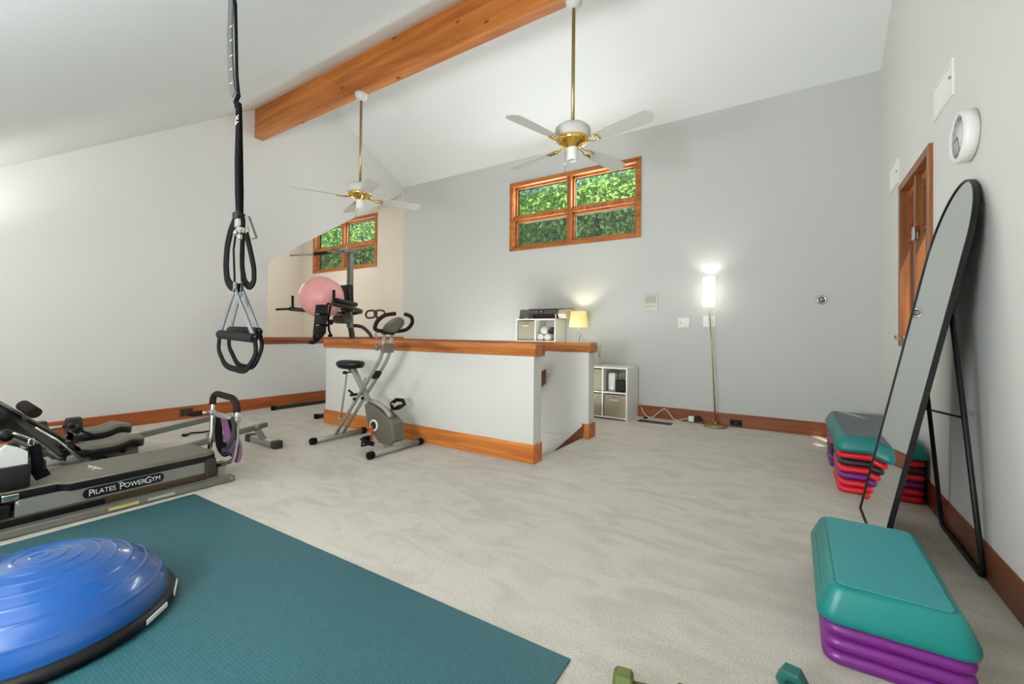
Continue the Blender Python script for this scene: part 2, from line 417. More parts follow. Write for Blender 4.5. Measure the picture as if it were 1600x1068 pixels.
grid_wall(w, 0, XR, .13, 1.6, YB, z1, 2.9, [(W3[0]+.03, W3[1]-.03, max(z1, W3[2]), W3[3]-.03)])
w.prism([(XR, YN, z1), (XR, 1.6, z1), (XR, 1.6, 2.9), (XR, 1.49, 2.9)], (.13, 0, 0))
w.prism([(XR, 1.49, 2.9), (XR, YB, 2.9), (XR, YB, ZE), (XR, YR, ZR)], (.13, 0, 0)); struct('wall_right', w, m_wall)
w = MB(); w.span((XL-.12, YN-.12, 0), (XR+.12, YN, zn(YN)+.05)); struct('wall_near', w, m_wall)
# baseboards
def bb(name, a, b, nrm, m, h=.14, t=.014):
    a, b = V((*a, 0)), V((*b, 0)); n_ = V((*nrm, 0)); mb = MB()
    mb.prism([a, a+n_*t, a+n_*t+V((0, 0, h-.012)), a+n_*(t*.5)+V((0, 0, h)), a+V((0, 0, h))], b-a); return struct(name, mb, m)
bb('baseboard_back', (XL, YB), (XR, YB), (0, -1), wood('back_baseboard_wood', (118, 58, 24), (158, 84, 38), 0, knots=False))
bb('baseboard_left', (XL, YN), (XL, YB), (1, 0), m_wyp)
bb('baseboard_right', (XR, YN), (XR, YB), (-1, 0), m_bbr)
# half walls around the stair
PN0, PN1, PF0, PF1, PX0, PXN, PXF = 2.888, 3.008, 3.87, 4.0, -4.30, -1.672, -1.637
w = MB(); w.span((PX0, PN0, 0), (PXN, PN1, .83)); struct('wall_stair_front', w, m_wall)
w = MB(); w.span((PX0, PF0, 0), (PXF, PF1, .83)); struct('wall_stair_rear', w, m_wall)
w = MB(); w.span((PX0, PN1, 0), (PX0+.12, PF0, .83)); struct('wall_stair_side', w, m_wall)
w = MB(); w.span((PX0, PN1-.1, -2.4), (SX1, PN1+.002, -.001)); w.span((PX0, PF0-.003, -2.4), (SX1, PF1, .002)); w.span((PX0, PN1, -2.4), (PX0+.122, PF0, -.001)); struct('wall_stairwell', w, m_wall)
def capprof(hw): return [(hw+.008, .820), (hw+.014, .824), (hw+.018, .856), (hw+.034, .861), (hw+.036, .866), (hw+.034, .871), (hw+.014, .876), (hw+.012, .908), (hw+.008, .913)]
def cap_x(name, y, hw, x0, x1, m):
    pr = capprof(hw); poly = [(x0, y-a, z) for a, z in pr] + [(x0, y+a, z) for a, z in pr[::-1]]
    mb = MB(); mb.prism(poly, (x1-x0, 0, 0)); return struct(name, mb, m)
cap_x('trim_1', (PN0+PN1)/2, .06, PX0-.03, PXN+.022, m_wxp)
cap_x('trim_2', (PF0+PF1)/2, .065, PX0-.03, PXF+.022, m_wxp)
pr = capprof(.06); poly = [(PX0+.06-a, PN1+.03, z) for a, z in pr]+[(PX0+.06+a, PN1+.03, z) for a, z in pr[::-1]]
mb = MB(); mb.prism(poly, (0, PF0-PN1-.06, 0)); struct('trim_3', mb, m_wyp)
# sill of the opening in the left wall
poly = [(XL-.13, 2.95, .822), (XL+.012, 2.95, .822), (XL+.022, 2.95, .836), (XL+.022, 2.95, .858), (XL+.034, 2.95, .864), (XL+.03, 2.95, .873), (XL+.018, 2.95, .913), (XL-.13, 2.95, .913)]
mb = MB(); mb.prism(poly, (0, YB-2.95, 0)); struct('trim_4', mb, wood('sill_wood', (126, 62, 30), (160, 86, 44), 1, knots=False))
m_bbn = wood('birch_baseboard', (176, 92, 34), (222, 142, 66), 0, 9, knots=False)
mb = MB(); mb.span((PX0-.014, PN0-.014, 0), (PXN+.014, PN1, .145), bev=.004); struct('baseboard_stair_front', mb, m_bbn)
mb = MB(); mb.span((SX1, PF0-.014, 0), (PXF+.014, PF1+.014, .14), bev=.004); struct('baseboard_stair_rear', mb, m_wxp)
# stringer board down the rear stair wall, stair treads, handrail
mb = MB(); mb.prism([(SX1+.03, PF0-.003, .14), (SX1-.001, PF0-.003, -.16), (-4.0, PF0-.003, -2.40), (-4.0, PF0-.003, -2.08)], (0, -.014, 0)); struct('trim_5', mb, m_bbr)
mb = MB()
for k in range(1, 9):
    mb.span((SX1-.26*(k+1), SY0, -.26*k-.4), (SX1-.26*k+.0, SY1-.016, -.26*k))
mb.span((SX1-.26, SY0, -.66), (SX1, SY1-.016, -.24))
struct('floor_stairs', mb, m_carpet)
hr = Thing('stair_handrail', 'short dark wooden handrail fixed inside the stair half wall', 'handrail', (-2.5, 3.82, .3))
mb = MB(); mb.prism([(-2.078, 3.80, .64), (-2.078, 3.80, .50), (-2.14, 3.80, .44), (-3.6, 3.80, -.62), (-3.6, 3.80, -.48), (-2.15, 3.80, .59)], (0, .03, 0)); hr.part('rail', mb, m_bbr)
for x_, z_ in ((-2.5, .27), (-3.3, -.31)):
    mb = MB(); mb.beam((x_, 3.82, z_), (x_, PF0, z_), .02, .03); hr.part('bracket', mb, m_dbrass)

# ------------------------------------------------------------ beam
bz0, by0, by1 = 3.43, 2.80, 2.90
mb = MB(); mb.prism([(XL, by0, bz0), (XL, by1, bz0), (XL, by1, zn(by1)+.005), (XL, by0, zn(by0)+.005)], (XR-XL, 0, 0))
single('ceiling_beam', mb, m_beam, 'long orange-brown knotty wooden beam under the sloped white ceiling', 'beam', (-2.5, 2.85, bz0))

# ------------------------------------------------------------ windows
def window(n, x0, x1, z0, z1, y, sashbot=True):
    t = bpy.data.objects.new('window_%d' % n, None); COL.objects.link(t); t.location = ((x0+x1)/2, y, z0); t['kind'] = 'structure'
    off = t.location
    def pt(name, mb, m, par=None): return mk(name, mb, m, par or t, off)
    fr = MB(); cw = .058
    fr.span((x0, y-.018, z0), (x0+cw, y+.004, z1), bev=.004); fr.span((x1-cw, y-.018, z0), (x1, y+.004, z1), bev=.004)
    fr.span((x0+cw, y-.018, z0), (x1-cw, y+.004, z0+cw*.8), bev=.004); fr.span((x0+cw, y-.018, z1-cw), (x1-cw, y+.004, z1), bev=.004)
    xm = (x0+x1)/2-.01; zm = z0+(z1-z0)*.47
    pt('window_frame', fr, m_wx)
    jb = MB()
    jb.span((x0+.045, y, z0+.045), (x0+.065, y+.13, z1-.045)); jb.span((x1-.065, y, z0+.045), (x1-.045, y+.13, z1-.045))
    jb.span((x0+.045, y, z0+.04), (x1-.045, y+.13, z0+.06)); jb.span((x0+.045, y, z1-.06), (x1-.045, y+.13, z1-.04)); pt('jamb', jb, m_wx)
    mu = MB(); mu.span((xm-.03, y-.008, z0+cw*.8), (xm+.03, y+.12, z1-cw), bev=.004); mu.span((x0+cw, y+.0, zm-.02), (x1-cw, y+.11, zm+.035), bev=.004)
    pt('mullion', mu, m_wz)
    for a, b in ((x0+.065, xm-.03), (xm+.03, x1-.065)):
        for k, (c_, d_) in enumerate(((z0+.06, zm-.02), (zm+.035, z1-.06))):
            sf = MB(); t_ = .026; yy = y+.05
            sf.span((a, yy, c_), (a+t_, yy+.035, d_)); sf.span((b-t_, yy, c_), (b, yy+.035, d_)); sf.span((a, yy, c_), (b, yy+.035, c_+t_)); sf.span((a, yy, d_-t_), (b, yy+.035, d_))
            s_ = pt('sash', sf, m_wx if k == 0 else m_wz)
            ed = MB(); q = a+t_; ed.span((q, yy+.03, c_+t_), (q+.012, yy+.045, d_-t_)); ed.span((q, yy+.03, d_-t_-.012), (b-t_, yy+.045, d_-t_)); pt('gasket', ed, m_gsteel if k == 0 else m_black, s_)
            g = MB(); g.span((a+.02, yy+.018, c_+.02), (b-.02, yy+.022, d_-.02)); pt('pane', g, m_glass, s_)
            if k == 0:
                g = MB(); g.span((a+.02, yy+.055, c_+.02), (b-.02, yy+.057, d_-.02)); pt('insect_screen', g, m_screen, s_)
                h = MB(); h.box((b-.03, yy-.004, (c_+d_)/2), (.022, .014, .05), bev=.003); pt('latch', h, m_dbrass, s_)
window(1, *W1, YB); window(2, *W2, YB)
# right wall window with blinds
m_w3f = wood('side_window_wood', (112, 64, 32), (158, 98, 52), 2, knots=False)
t = bpy.data.objects.new('window_3', None); COL.objects.link(t); t.location = (XR, (W3[0]+W3[1])/2, W3[2]); t['kind'] = 'structure'
off = t.location
m_w3 = wood('dark_sash_wood', (96, 52, 28), (140, 84, 48), 2, knots=False)
y0, y1, z0, z1 = W3; y0 -= .0; ym = (y0+y1)/2
fr = MB(); cw = .055
for a, b, c_, d_ in ((y0, y0+cw, z0, z1), (y1-cw, y1, z0, z1), (y0+cw, y1-cw, z0, z0+cw), (y0+cw, y1-cw, z1-cw, z1)): fr.span((XR-.02, a, c_), (XR+.004, b, d_), bev=.004)
mk('window_frame', fr, m_w3f, t, off)
jb = MB()
for a, b, c_, d_ in ((y0+.03, y0+.055, z0, z1), (y1-.055, y1-.03, z0, z1), (y0+.03, y1-.03, z1-.055, z1-.03)): jb.span((XR, a, c_), (XR+.12, b, d_))
jb.span((XR, y0+.03, z0+.0), (XR+.12, y1-.03, z0+.03)); mk('jamb', jb, m_w3f, t, off)
for a, b in ((y0+.055, ym-.004), (ym+.004, y1-.055)):
    sf = MB(); t_ = .05; xx = XR+.062
    sf.span((xx, a, z0+.03), (xx+.035, a+t_, z1-.055)); sf.span((xx, b-t_, z0+.03), (xx+.035, b, z1-.055)); sf.span((xx, a+t_, z0+.03), (xx+.035, b-t_, z0+.1)); sf.span((xx, a+t_, z1-.11), (xx+.035, b-t_, z1-.055))
    s_ = mk('sash', sf, m_w3, t, off)
    g = MB(); g.span((xx+.018, a+t_-.006, z0+.095), (xx+.021, b-t_+.006, z1-.105)); mk('pane', g, m_glass, s_, off)
    bl = MB(); zz = z1-.12
    while zz > z1-.42:
        bl.box((xx-.018, (a+b)/2, zz), (.024, (b-a)-.03, .0025), ry=R(28)); zz -= .022
    bl.box((xx-.018, (a+b)/2, z1-.43), (.024, (b-a)-.03, .02)); bl.box((xx-.018, (a+b)/2, z1-.085), (.03, (b-a)-.02, .05)); mk('blind', bl, m_wyp, s_, off)
mu = MB(); mu.span((XR-.004, ym-.022, z0+.03), (XR+.11, ym+.022, z1-.055), bev=.004); mk('mullion', mu, m_w3f, t, off)
h = MB(); h.box((XR-.008, ym-.03, z0+.76), (.02, .07, .09), bev=.004); mk('latch', h, m_chrome, t, off)
h = MB(); h.tube([(XR+.0, y1-.11, z0+.03), (XR-.03, y1-.1, z0+.05), (XR-.045, y1-.02, z0+.06), (XR-.03, y1+.02, z0+.075)], .006, 8, fil=.02); mk('crank', h, m_dbrass, t, off)
# outdoor greenery
random.seed(7)
def tree(x, y, base, h, cr, label, m, ch=None):
    t = Thing('leafy_tree', label, 'tree', (x, y, base))
    tr = MB(); tr.tube([(x, y, base), (x+.08, y, base+h*.4), (x-.05, y+.05, base+h*.8)], [.14, .11, .05], 10); 
    for k in range(7):
        a = random.uniform(0, 2*pi); z = base+h*random.uniform(.25, .7); q = cr*random.uniform(.5, .85)
        tr.tube([(x, y, z), (x+cos(a)*q*.5, y+sin(a)*q*.5, z+q*.3), (x+cos(a)*q, y+sin(a)*q, z+q*.75)], [.045, .03, .012], 6)
    t.part('trunk', tr, m_bark)
    bm = bmesh.new(); cz = base+h*.62; ch = ch or h*.45
    N = 15000
    for i in range(N):
        u = V((random.gauss(0, 1), random.gauss(0, 1), random.gauss(0, 1))).normalized(); rr = random.uniform(.45, 1)**.5
        lump = 1+.16*sin(u.x*5+x)*cos(u.z*6+y)
        p = V((x+u.x*cr*rr*lump, y+u.y*cr*rr*lump, cz+u.z*ch*rr*lump))
        n = (u+V((random.uniform(-1, 1), random.uniform(-1, 1), random.uniform(-.4, 1)))*.8).normalized(); a_, b_ = basis(n)
        th = random.uniform(0, 6.28); d = a_*cos(th)+b_*sin(th); e = n.cross(d); L_ = random.uniform(.03, .075); w_ = L_*.5
        vs = [bm.verts.new(p-d*L_), bm.verts.new(p+e*w_+n*.01), bm.verts.new(p+d*L_), bm.verts.new(p-e*w_+n*.01)]
        bm.faces.new(vs)
    me = bpy.data.meshes.new('foliage'); bm.to_mesh(me); bm.free(); me.transform(M4.Translation(-V((x, y, base)))); me.materials.append(m)
    o = bpy.data.objects.new('foliage', me); COL.objects.link(o); o.parent = t.o
tree(-3.7, 9.2, -2.5, 8.4, 1.75, 'bright leafy tree outside the wide high window, filling its right part', m_leaf[2])
tree(-7.3, 9.5, -2.5, 8.6, 1.75, 'pale leafy tree outside, at the left edge of the wide high window', m_leaf[0])
tree(-12.4, 9.6, -2.5, 8.6, 1.75, 'pale green leafy tree outside the right part of the small window', m_leaf[2])
tree(-16.2, 9.9, -2.5, 9, 1.8, 'green tree seen in the left part of the small window', m_leaf[0])
tree(-5.0, 14.2, -2.5, 12, 2.6, 'deep green tree standing far behind the right part of the wide high window', m_leaf[1])
tree(-10.4, 14.4, -2.5, 12, 2.6, 'large green tree standing further back outside, left in the wide window', m_leaf[1])
tree(-18.5, 15.2, -2.5, 12, 2.8, 'dense tree farther back beyond the right of the small window', m_leaf[1])
tree(-24.5, 15.5, -2.5, 13, 2.8, 'big dense tree farthest left beyond the small window', m_leaf[0])
tree(4.6, 6.5, -2.5, 8, 2.0, 'green tree outside the right wall window', m_leaf[0])
mb = MB(); mb.span((-60, 6, -2.7), (40, 20, -2.5)); mb.prism([(-60, 20, -2.7), (-60, 45, 18), (-60, 46, -2.7)], (100, 0, 0)); mb.span((.9, -10, -2.7), (40, 6, -2.5)); g_ = struct('ground', mb, m_grass)

# ------------------------------------------------------------ ceiling fans
def make_fan(loc, rot, label):
    x, y, z = 0, 0, 0                                         # local, z=0 at beam underside
    t = Thing('ceiling_fan', label, 'ceiling fan', (0, 0, 0), 'ceiling fans hanging from the beam')
    mb = MB(); mb.lathe([(.062, 0), (.062, -.02), (.055, -.05), (.034, -.078), (.0, -.08)], (0, 0, 0)); t.part('canopy', mb, m_fan)
    mb = MB(); mb.lathe([(.013, -.07), (.013, -.95)], (0, 0, 0), seg=14); t.part('downrod', mb, m_dbrass)
    mb = MB(); mb.lathe([(.02, -.925), (.10, -.935), (.124, -.955), (.13, -.985), (.13, -1.02), (.11, -1.03)], (0, 0, 0)); t.part('motor_housing', mb, m_fan)
    mb = MB(); mb.lathe([(.112, -1.02), (.118, -1.035), (.09, -1.065), (.05, -1.082), (.045, -1.095)], (0, 0, 0)); t.part('brass_plate', mb, m_brass)
    mb = MB(); mb.lathe([(.04, -1.08), (.04, -1.105), (.034, -1.11), (.038, -1.13), (.038, -1.185), (.030, -1.185), (.030, -1.14), (0, -1.14)], (0, 0, 0)); t.part('switch_cup', mb, m_white)
    for k in range(4):
        a = k*pi/2; rm = M4.Rotation(a, 4, 'Z'); pit = M4.Rotation(R(-13), 4, 'X')
        bl = MB(); n = 10; top = []; 
        out = [(.19, -.038), (.30, -.052), (.56, -.064), (.605, -.058), (.625, -.03), (.63, 0), (.625, .03), (.605, .058), (.56, .064), (.30, .052), (.19, .038)]
        q = [rm @ (V((0, 0, -1.075)) + (pit @ V((px_, py_, 0)))) for px_, py_ in out]
        bl.prism(q, (0, 0, .006)); b = t.part('blade', bl, m_fan)
        br = MB()
        for s_ in (-1, 1): br.tube([rm @ V((.085, s_*.012, -1.068)), rm @ V((.13, s_*.012, -1.075)), rm @ V((.17, s_*.03, -1.078+s_*-.006)), rm @ V((.225, s_*.022, -1.082+s_*-.005))], .0055, 8)
        br.tube([rm @ V((.225, -.022, -1.077)), rm @ V((.225, .022, -1.087))], .0055, 8); t.part('blade_bracket', br, m_brass, b)
    ch = MB(); ch.tube([(-.045, -.03, -1.11), (-.047, -.03, -1.16), (-.047, -.03, -1.25)], .0022, 6); ch.sphere((-.047, -.03, -1.255), .006, seg=8); t.part('pull_chain', ch, m_brass)
    t.o.location = loc; t.o.rotation_euler = (0, 0, rot); return t.o
fan = make_fan((-1.345, 2.85, bz0), R(-14), 'near white ceiling fan on a long brass rod, in front of the wide high window')
dup(fan, (-3.715, 2.85, bz0), R(-26), 'far white ceiling fan above the small window and pink ball')

# ------------------------------------------------------------ wall fittings
def plate(name, x, z, w_, h_, label, cat, kind):
    y = YB; t = Thing(name, label, cat, (x, y, z))
    mb = MB(); mb.box((x, y-.004, z), (w_, .009, h_), bev=.003); t.part('face_plate', mb, m_white if kind != 'panel' else mat('satin_silver', (196, 192, 180), .35, .3))
    for k in ((-.25, .25) if kind != 'panel' else ()):
        s_ = MB()
        if kind == 'switch': s_.box((x+k*w_, y-.012, z), (.011, .014, .026), rx=R(20), bev=.002)
        else:
            s_.box((x+k*w_, y-.010, z), (.03, .006, .07), bev=.002)
        t.part('switch_lever', s_, m_white)
    if kind == 'panel':
        s_ = MB(); s_.box((x, y-.010, z+.03), (w_*.72, .006, .085)); t.part('speaker_grille', s_, mat('grille_silver', (176, 172, 162), .5, .2))
        for k in (-.04, 0, .04):
            b = MB(); b.lathe([(.009, 0), (.009, .008), (0, .008)], (x+k, y-.008, z-.055), (0, -1, 0), 14); t.part('button', b, m_chrome)
    return t
plate('intercom_panel', -1.453, 1.39, .165, .2, 'silver-white intercom panel on the back wall, above the switches', 'intercom', 'panel')
plate('light_switch', -1.075, 1.138, .125, .118, 'double toggle switch plate under the intercom panel, left one of the two', 'light switch', 'switch')
plate('light_switch', -.80, 1.15, .13, .125, 'double switch plate behind the pole of the floor lamp', 'light switch', 'rocker')
t = Thing('wall_doorstop', 'round silver knob on the back wall near the right corner', 'doorstop', (.231, YB, 1.361))
mb = MB(); mb.lathe([(.045, 0), (.048, .006), (.04, .016), (.034, .02), (.03, .016), (0, .014)], (.231, YB, 1.361), (0, -1, 0), 28); t.part('rose', mb, m_chrome)
mb = MB(); mb.lathe([(.018, .012), (.018, .03), (.014, .036), (0, .038)], (.231, YB, 1.361), (0, -1, 0), 20); t.part('knob', mb, m_steel)
# outlets on the baseboard
def outlet(x, label):
    y = YB-.014; t = Thing('wall_outlet', label, 'outlet', (x, y, .04))
    mb = MB(); mb.box((x, y-.004, .045), (.12, .008, .07), bev=.002); t.part('face_plate', mb, m_black)
    for k in (-.03, .03): 
        s_ = MB(); s_.box((x+k, y-.009, .045), (.03, .004, .03), bev=.002); t.part('socket', s_, m_blackr)
    s_ = MB(); s_.lathe([(.005, 0), (.004, .003), (0, .004)], (x, y-.007, .045), (0, -1, 0), 10); t.part('screw', s_, m_chrome)
    return t
outlet(-.525, 'black outlet plate in the brown baseboard right of the floor lamp')
outlet(-.95, 'black outlet in the baseboard left of the lamp, with plugs in it')
y = YB-.022
mb = MB(); mb.box((-.975, y-.028, .045), (.06, .05, .062), bev=.006); single('power_adapter', mb, m_white, 'white square power adapter plugged in beside the floor lamp', 'adapter', (-.975, y, .045))
t = Thing('power_adapter', 'black power adapter plugged in beside the white one', 'adapter', (-.9, y, .045))
mb = MB(); mb.box((-.905, y-.028, .05), (.06, .05, .05), bev=.006); t.part('body', mb, m_black)
mb = MB(); mb.tube([(-.875, y-.03, .05), (-.85, y-.035, .055), (-.838, y-.04, .03), (-.85, y-.045, .004)], .004, 8, fil=.02); t.part('cord', mb, m_black)
t = Thing('charging_cord', 'white cord draped along the baseboard from the adapter', 'cord', (-1.2, 5.25, 0))
mb = MB(); mb.tube([(-1.005, 5.24, .045), (-1.06, 5.22, .04), (-1.1, 5.24, .012), (-1.17, 5.25, .02), (-1.22, 5.26, .09), (-1.27, 5.27, .135), (-1.33, 5.26, .09), (-1.4, 5.25, .015), (-1.46, 5.24, .012), (-1.5, 5.24, .05), (-1.55, 5.27, .12)], .0045, 8, fil=.04); t.part('cable', mb, m_white)
mb = MB(); mb.box((-1.475, 5.2, .01), (.05, .02, .015), rz=.4, bev=.003); t.part('plug', mb, m_black)
mb = MB(); mb.box((-1.32, 5.02, .004), (.37, .11, .008), bev=.002); t = Thing('floor_vent', 'brown metal floor vent in the carpet by the cube shelf', 'vent', (-1.32, 5.02, 0)); t.part('vent_frame', mb, mat('brown_vent', (92, 84, 74), .4, .4))
mb = MB()
for k in range(22): mb.box((-1.32-.17+k*.0162, 5.02, .009), (.006, .085, .004))
t.part('grille', mb, m_dsteel)

# right wall: clock and vents
cy_, cz_ = 2.80, 1.925
t = Thing('wall_clock', 'round white wall clock above the arched mirror', 'clock', (XR, cy_, cz_))
mb = MB(); mb.lathe([(.10, 0), (.115, .006), (.118, .045), (.11, .055), (.10, .055), (.097, .042), (0, .046)], (XR, cy_, cz_), (-1, 0, 0), 48); t.part('case', mb, m_white)
mb = MB(); mb.lathe([(.096, 0), (0, .0005)], (XR-.0475, cy_, cz_), (-1, 0, 0), 40); t.part('dial', mb, mat('clock_dial', (214, 216, 214), .5))
for k in range(12):
    a = k*pi/6; mb = MB(); mb.box((XR-.0487, cy_+sin(a)*.082, cz_+cos(a)*.082), (.001, .004, .014), rx=-a); t.part('hour_mark', mb, m_gsteel)
for nm, a, l_, w_ in (('hour_hand', R(95), .05, .006), ('minute_hand', R(200), .075, .004)):
    mb = MB(); mb.box((XR-.0505, cy_+sin(a)*l_/2, cz_+cos(a)*l_/2), (.0012, w_, l_), rx=-a); t.part(nm, mb, m_gsteel)
def wvent(y0, y1, z0, z1, label, n):
    t = Thing('wall_vent', label, 'vent', (XR, (y0+y1)/2, (z0+z1)/2), 'vents high on the right wall')
    fr = MB(); b_ = .02
    for a, b, c_, d_ in ((y0, y0+b_, z0, z1), (y1-b_, y1, z0, z1), (y0+b_, y1-b_, z0, z0+b_), (y0+b_, y1-b_, z1-b_, z1)): fr.span((XR-.010, a, c_), (XR, b, d_))
    t.part('frame', fr, m_white)
    lv = MB(); k = (y1-y0-2*b_)/n
    for i in range(n): lv.box((XR-.004, y0+b_+k*(i+.5), (z0+z1)/2), (.008, .004, z1-z0-2*b_), rz=R(30))
    for i in range(5): lv.box((XR-.007, (y0+y1)/2, z0+b_+(i+.5)*(z1-z0-2*b_)/5), (.003, y1-y0-2*b_, .003))
    t.part('louvres', lv, m_white)
    lever = MB(); lever.box((XR-.014, y0+.012, (z0+z1)/2), (.012, .008, .014)); t.part('lever', lever, m_steel)
wvent(3.07, 3.42, 2.24, 2.43, 'large white wall vent above the brown side window', 22)
wvent(4.46, 4.80, 2.2, 2.39, 'smaller-looking white wall vent near the back right corner', 22)

# ------------------------------------------------------------ floor lamp
lx, ly = -.712, 5.215
t = Thing('floor_lamp', 'slim floor lamp with a white cylinder shade and brass base, lit, at the back wall', 'lamp', (lx, ly, 0))
mb = MB(); mb.lathe([(.105, 0), (.115, .004), (.115, .016), (.108, .022), (.02, .026)], (lx, ly-.03, 0), seg=40); t.part('base', mb, m_dbrass)
mb = MB(); mb.tube([(lx, ly-.03, .02), (lx-.045, ly-.03, .9), (lx-.075, ly-.03, 1.34)], .0075, 12); mb.lathe([(.016, 0), (.016, .02), (.008, .03)], (lx, ly-.03, .024), seg=16); t.part('pole', mb, m_dbrass)
sx_, sy_ = lx-.075, ly-.03
m_shade = mat('lit_paper_shade', (250, 249, 246), .8, emit=(255, 250, 240), estr=2.2)
mb = MB(); mb.lathe([(.060, 0), (.061, .003), (.061, .32), (.060, .323), (.057, .32), (.057, .003)], (sx_, sy_, 1.31), seg=36); t.part('lamp_shade', mb, m_shade)
light('floor_lamp_light', 'SPOT', (sx_, sy_, 1.575), 2.6, (1, .98, .95), .02, rot=(R(180), 0, 0), spot=R(130))
light('floor_lamp_light_b', 'SPOT', (sx_, sy_, 1.36), 1.5, (1, .98, .95), .02, rot=(0, 0, 0), spot=R(110))

# ------------------------------------------------------------ cube shelves
def shelf(x0, x1, y0, y1, z1, cols, rows, label, cat='shelf'):
    t = Thing('cube_shelf', label, cat, ((x0+x1)/2, (y0+y1)/2, 0)); th = .016
    for xa in (x0, x1-th):
        mb = MB(); mb.span((xa, y0, 0), (xa+th, y1, z1-th-.0005)); t.part('side_panel', mb, m_wlam)
    mb = MB(); mb.span((x0, y0, z1-th), (x1, y1, z1+.001), bev=.001); t.part('top_panel', mb, m_wlam)
    cw_ = (x1-x0-th)/cols; rh = (z1-th-.02)/rows
    mb = MB()
    for k in range(1, cols): mb.span((x0+cw_*k, y0+.002, .02), (x0+cw_*k+th, y1, z1-th))
    t.part('divider', mb, m_wlam)
    for k in range(rows):
        mb = MB(); mb.span((x0+th, y0+.003, .02+rh*k), (x1-th, y1-.01, .02+rh*k+th-.002)); t.part('shelf_board', mb, m_wlam)
    mb = MB(); mb.span((x0+th, y1-.008, .02), (x1-th, y1, z1-th)); t.part('back_panel', mb, m_wlam)
    return lambda c_, r_: (x0+th+cw_*c_+.004, x0+cw_*(c_+1)-.004, .02+rh*r_+th, .02+rh*(r_+1)-.004)
def bin_(cell, y0, y1, label, group):
    a, b, c_, d_ = cell; d_ -= .012
    t = Thing('fabric_bin', label, 'storage bin', ((a+b)/2, (y0+y1)/2, c_), group)
    mb = MB(); mb.span((a+.004, y0, c_), (b-.004, y1, d_), bev=.005); t.part('body', mb, m_sage)
    mb = MB(); h_ = MB(); zc = c_+(d_-c_)*.78; xc = (a+b)/2
    h_.tube([(xc-.05, y0, zc+.012), (xc-.045, y0-.014, zc), (xc, y0-.018, zc-.004), (xc+.045, y0-.014, zc), (xc+.05, y0, zc+.012)], .012, up=(0, 1, 0), flat=(.010, .002)); mb.bm.free(); t.part('handle', h_, mat('bin_handle_fabric', (206, 200, 172), .9))
LX1 = -1.594; LX0 = LX1-.885
cell = shelf(LX0, LX1, 4.88, YB-.02, .61, 3, 2, 'low white cube shelf at the back wall behind the stair half wall')
bin_(cell(2, 0), 4.90, 5.25, 'beige fabric bin in the lower right cube of the low shelf', 'fabric bins')
bin_(cell(1, 1), 4.90, 5.25, 'beige fabric bin in the low shelf, upper one beside the black pot', 'fabric bins')
bin_(cell(1, 0), 4.90, 5.25, 'beige fabric bin in the low shelf, lower one next to the corner bin', 'fabric bins')
bin_(cell(0, 1), 4.90, 5.25, 'beige fabric bin in the upper left cube of the low shelf', 'fabric bins')
TX1, TX0 = -2.580, -3.186
cell2 = shelf(TX0, TX1, 5.0, YB-.02, 1.19, 2, 4, 'tall white cube shelf with a printer on top')
bin_(cell2(0, 3), 5.02, 5.27, 'beige fabric bin in the top left cube of the tall shelf', 'fabric bins')
bin_(cell2(0, 2), 5.02, 5.27, 'beige fabric bin in the tall shelf, second from the top', 'fabric bins')
# rolled towels
a, b, c_, d_ = cell2(1, 3)
for i, (dx, dz, r_) in enumerate(((.055, .05, .047), (.158, .05, .049), (.106, .137, .049))):
    x_, z_ = a+dx+.002, c_+dz; t = Thing('rolled_towel', ['rolled white towel at the lower left of the towel pile', 'rolled white towel at the lower right of the towel pile', 'rolled white towel on top of the towel pile'][i], 'towel', (x_, 5.12, z_), 'towels in the tall shelf')
    mb = MB(); mb.lathe([(0, -.1), (r_*.8, -.1), (r_, -.085), (r_, .1), (r_*.8, .11), (0, .11)], (x_, 5.12, z_), (0, 1, 0), 20); t.part('roll', mb, m_towel)
    sp = MB(); pts = [(x_+cos(k*.55)*(.008+.0019*k*r_/.05*1.0), 5.018, z_+sin(k*.55)*(.008+.0019*k*r_/.05)) for k in range(20)]; sp.tube(pts, .0045, 6); t.part('rolled_edge', sp, m_towel)
mb = MB(); mb.box((a+.2, 5.09, c_+.14), (.09, .1, .045), ry=R(-38), bev=.012); single('dark_cloth', mb, mat('dark_brown_cloth', (58, 46, 38), .9), 'dark brown folded cloth tucked beside the rolled towels', 'cloth', (a+.2, 5.09, c_+.14))
# printer
pz = 1.193
t = Thing('printer', 'black and silver inkjet printer on the tall shelf', 'printer', (-2.74, 5.15, pz))
mb = MB(); mb.prism([(-2.945, 5.03, pz), (-2.945, 5.02, pz+.058), (-2.945, 5.28, pz+.06), (-2.945, 5.28, pz)], (.40, 0, 0)); t.part('body', mb, mat('printer_black', (26, 21, 19), .25))
mb = MB(); mb.prism([(-3.00, 5.004, pz+.060), (-3.00, 5.04, pz+.122), (-3.00, 5.27, pz+.138), (-3.00, 5.28, pz+.060)], (.45, 0, 0)); ld = t.part('lid', mb, mat('printer_lid', (92, 88, 84), .3))
mb = MB(); mb.prism([(-3.005, 5.034, pz+.118), (-3.005, 5.036, pz+.128), (-3.005, 5.275, pz+.144), (-3.005, 5.275, pz+.134)], (.55, 0, 0)); t.part('lid_edge', mb, mat('printer_top_black', (30, 27, 26), .2), ld)
mb = MB(); mb.prism([(-2.545, 5.03, pz), (-2.55, 5.003, pz+.060), (-2.55, 5.038, pz+.118), (-2.55, 5.275, pz+.134), (-2.545, 5.28, pz)], (.105, 0, 0)); t.part('side_panel', mb, mat('silver_panel', (206, 198, 176), .3, .2))
mb = MB(); mb.box((-2.80, 5.018, pz+.093), (.085, .003, .038), rx=R(-30)); t.part('control_screen', mb, mat('printer_screen', (52, 46, 42), .2), ld)
